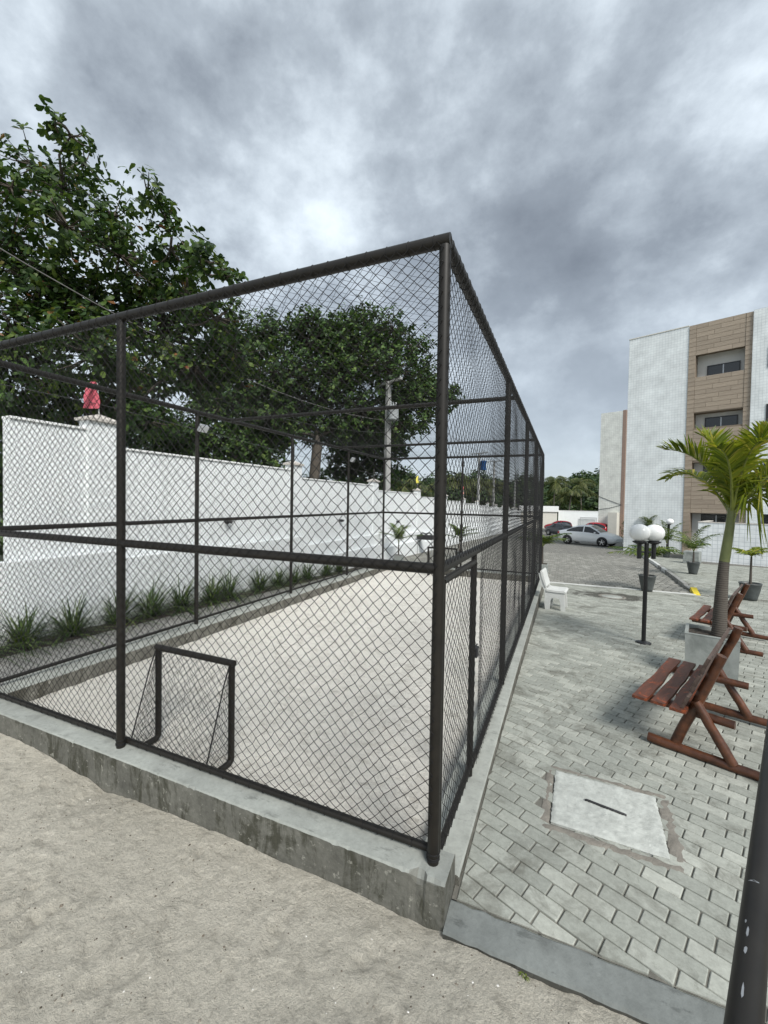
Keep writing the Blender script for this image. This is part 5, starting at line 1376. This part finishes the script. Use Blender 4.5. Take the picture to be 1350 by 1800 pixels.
# far end of the car park
k = thing('kiosk', (-3.6, 80, -2.1), 'small cream kiosk with a flat white fascia at the far end of the drive', 'building')
MB().bx(-4, 2.2, 0, 3, 0, 3.0).build('wall', MAT['beige'], k); MB().bx(-4.2, 2.45, -.2, 3.2, 3.0, 4.0).build('fascia', MAT['white_paint'], k)
fw = thing('far_wall', (-1.2, 83, -2.1), 'white wall closing the far end of the car park', 'wall')
MB().bx(0, 9, 0, .2, 0, 3.15).build('wall', MAT['white_wall'], fw); MB().bx(-.02, 9, -.04, .24, 3.152, 3.25).build('coping', MAT['white_paint'], fw)
g2 = thing('barred_gate', (2.4, 82.7, -2.1), 'grey barred metal gate in front of the far white wall', 'gate')
MB().bx(0, .08, 0, .06, 0, 2.1).bx(2.6, 2.68, 0, .06, 0, 2.1).bx(.08, 2.6, .005, .055, 2.0, 2.1).bx(.08, 2.6, .005, .055, .2, .3).build('frame', MAT['steel'], g2)
for i in range(12): MB().bx(.2 + i * .2, .24 + i * .2, .01, .05, .3, 2.0).build('bar', MAT['steel'], g2)

# table / barbecue by the white wall beyond the court
tb = thing('barbecue', (-6.6, 20.8, zp(20.8)), 'dark barbecue on thin legs beside the white wall beyond the court', 'barbecue')
MB().bx(-.42, .42, -.25, .25, .72, .95, .02).build('tray', MAT['plastic'], tb)
for sx in (-.38, .38):
    for sy in (-.2, .2): MB().tube([(sx, sy, 0), (sx, sy, .73)], .014, 6).build('leg', MAT['steel'], tb)
rs = random.Random(3)
MB().tube([(-.3, 0, .95), (-.2, .05, 1.06), (0, 0, 1.0), (.2, -.05, 1.09), (.33, 0, .96)], .045, 7).build('cover_heap', MAT['pot'], tb)

# ================================================================== CARS
def car(loc, rz, lab, paint, kind='sedan', sc=1.0):
    t = thing('parked_car', loc, lab, 'car', 'cars parked at the end of the drive', rz=rz); t.scale = (sc, sc, sc)
    W = .86
    if kind == 'sedan':
        # x, zbot, zbelt, ztop, half width
        S = [(-2.12, .50, .78, .80, .62), (-2.05, .33, .86, .96, .74), (-1.75, .24, .92, 1.03, .82), (-1.40, .22, .93, 1.10, .85), (-1.0, .2, .93, 1.30, .86), (-.55, .2, .92, 1.43, .86), (-.1, .2, .91, 1.47, .86), (.3, .2, .89, 1.44, .86), (.75, .2, .87, 1.20, .86), (1.08, .2, .86, .97, .86), (1.5, .22, .80, .89, .84), (1.85, .25, .72, .78, .78), (2.05, .30, .60, .66, .68), (2.14, .40, .52, .55, .56)]
        cab = (3, 9)
    else:
        S = [(-1.95, .50, .80, .95, .66), (-1.90, .33, .90, 1.12, .76), (-1.70, .25, .95, 1.34, .82), (-1.35, .22, .95, 1.46, .84), (-.9, .2, .94, 1.51, .85), (-.4, .2, .93, 1.53, .85), (.1, .2, .92, 1.50, .85), (.55, .2, .91, 1.30, .85), (.95, .2, .90, 1.03, .85), (1.35, .22, .85, .95, .83), (1.7, .25, .76, .84, .77), (1.9, .32, .62, .70, .66), (1.97, .42, .54, .58, .55)]
        cab = (1, 8)
    def prof(x, zb_, zl_, zt, w):
        roofy = zt - zl_ > .16
        wr_ = w * (.70 if zt > 1.25 else (.80 if roofy else .90))
        return [(x, -w * .9, zb_), (x, -w, zb_ + .14), (x, -w * 1.0, (zb_ + zl_) / 2 + .06), (x, -w * .965, zl_), (x, -wr_, zt - .05 if roofy else zt - .03), (x, -wr_ * .72, zt), (x, 0, zt + .015),
                (x, wr_ * .72, zt), (x, wr_, zt - .05 if roofy else zt - .03), (x, w * .965, zl_), (x, w, (zb_ + zl_) / 2 + .06), (x, w, zb_ + .14), (x, w * .9, zb_)]
    rings = [prof(*s_) for s_ in S]; m = len(rings[0]); V = [p for r in rings for p in r]
    F = [(i * m + j, (i + 1) * m + j, (i + 1) * m + (j + 1) % m, i * m + (j + 1) % m) for i in range(len(rings) - 1) for j in range(m)] + [tuple(range(m)), tuple((len(rings) - 1) * m + j for j in range(m - 1, -1, -1))]
    mb = MB().add(V, F, True); mb.sm[-2:] = [False, False]
    body = mb.build('body', paint, t)
    # glass
    a, b = cab
    def edge(i, s_, sg):
        r = rings[i]; lo = Vector(r[3 if sg < 0 else 9]); hi = Vector(r[4 if sg < 0 else 8]); return lo.lerp(hi, s_) + Vector((0, sg * .008, .004))
    for sg in (-1, 1):
        ids = [i for i in range(a, b + 1)]
        half = len(ids) // 2
        for part in (ids[:half + 1], ids[half:]):
            g_ = MB(); V = []
            for n_, i in enumerate(part):
                inset = .05 if (n_ == 0 or n_ == len(part) - 1) else 0
                lo, hi = edge(i, .12, sg), edge(i, .90, sg)
                nb = part[min(n_ + 1, len(part) - 1)] if n_ == 0 else part[max(n_ - 1, 0)]
                if inset: lo = lo.lerp(edge(nb, .12, sg), .10); hi = hi.lerp(edge(nb, .90, sg), .10)
                V += [lo, hi]
            g_.add(V, [(2 * q, 2 * q + 2, 2 * q + 3, 2 * q + 1) if sg < 0 else (2 * q, 2 * q + 1, 2 * q + 3, 2 * q + 2) for q in range(len(part) - 1)]).build('side_window', MAT['glass'], t)
    def screen(i0, i1, nm):
        r0, r1 = rings[i0], rings[i1]; V = []
        for r in (r0, r1):
            for j in (5, 6, 7): V.append(Vector(r[j]) * 1.0 + Vector((0, 0, .012)))
        V[0].y *= 1.12; V[2].y *= 1.12; V[3].y *= 1.12; V[5].y *= 1.12
        d0 = (V[4] - V[1]) * .06
        for q in range(3): V[q] = V[q] + d0
        for q in range(3, 6): V[q] = V[q] - d0
        MB().add(V, [(0, 3, 4, 1), (1, 4, 5, 2)]).build(nm, MAT['glass'], t)
    if kind == 'sedan': screen(8, 9, 'windscreen'); screen(7, 8, 'windscreen'); screen(3, 4, 'rear_window')
    else: screen(7, 8, 'windscreen'); screen(6, 7, 'windscreen'); screen(1, 2, 'rear_window')
    wx = (-1.26, 1.25) if kind == 'sedan' else (-1.2, 1.2)
    for x in wx:
        for sg in (-1, 1):
            y_ = sg * .80
            MB().lathe([(.001, -.09), (.36, -.09), (.36, .07), (.001, .07)], 20, (x, y_ + sg * .005, .34), 'Y').build('wheel_arch', MAT['plastic'], t)
            ty = MB().lathe([(.20, -.10), (.27, -.105), (.305, -.08), (.312, 0), (.305, .08), (.27, .105), (.20, .10)], 22, (x, y_, .312), 'Y').build('wheel', MAT['tyre'], t)
            rm = MB(); yy = y_ + sg * .098
            rm.lathe([(.205, -.02), (.215, .01), (.19, .012), (.185, -.02)], 20, (x, yy, .312), 'Y')
            for q in range(5):
                an = q * 2 * math.pi / 5 + .3
                rm.box((x + .10 * math.cos(an), yy, .312 + .10 * math.sin(an)), (.21, .02, .055), (0, -an, 0))
            rm.lathe([(.001, .02 * sg), (.05, .018 * sg), (.055, -.01)], 10, (x, yy, .312), 'Y')
            r_ = rm.build('rim', MAT['rim'], None); r_.parent = ty
    nx, tx = S[-3][0], S[1][0]
    for sg in (-1, 1):
        MB().box((nx - .10, sg * .60, .66), (.34, .20, .13), (0, R(18), sg * R(-24)), .03).build('headlight', MAT['head'], t)
        MB().box((tx + .05, sg * .66, .82), (.16, .20, .18), (0, 0, sg * R(20)), .02).build('tail_light', MAT['tail'], t)
        MB().box((.78, sg * .95, .97), (.10, .17, .11), None, .03).build('mirror', paint, t)
    MB().bx(nx + .02, nx + .12, -.45, .45, .36, .50, .02).build('grille', MAT['plastic'], t)
    return t
cw_ = Vector((3.05 - .664, 35.326 - 36.487, 0)); az = math.atan2(cw_.y, cw_.x)
cc = Vector((.664, 36.487, 0)).lerp(Vector((3.05, 35.326, 0)), .5)
car((cc.x - .1, cc.y + .72, zroad(36.2) + .03), az, 'silver sedan parked nearest, its nose towards the apartments', MAT['car_silver'], 'sedan', 1.05)
car((-1.1, 73.5, zroad(73.5)), R(186), 'small red hatchback farthest left, facing the cage', MAT['car_red'], 'hatch', 1.05)
car((-.3, 52.5, zroad(52.5) - .02), R(-50), 'dark grey car hidden behind the silver sedan, only its roof showing', MAT['car_dark'], 'sedan', 1.02)
car((3.2, 57.0, zroad(57)), R(140), 'red hatchback behind the bonnet of the silver sedan', MAT['car_red'], 'hatch', 1.08)
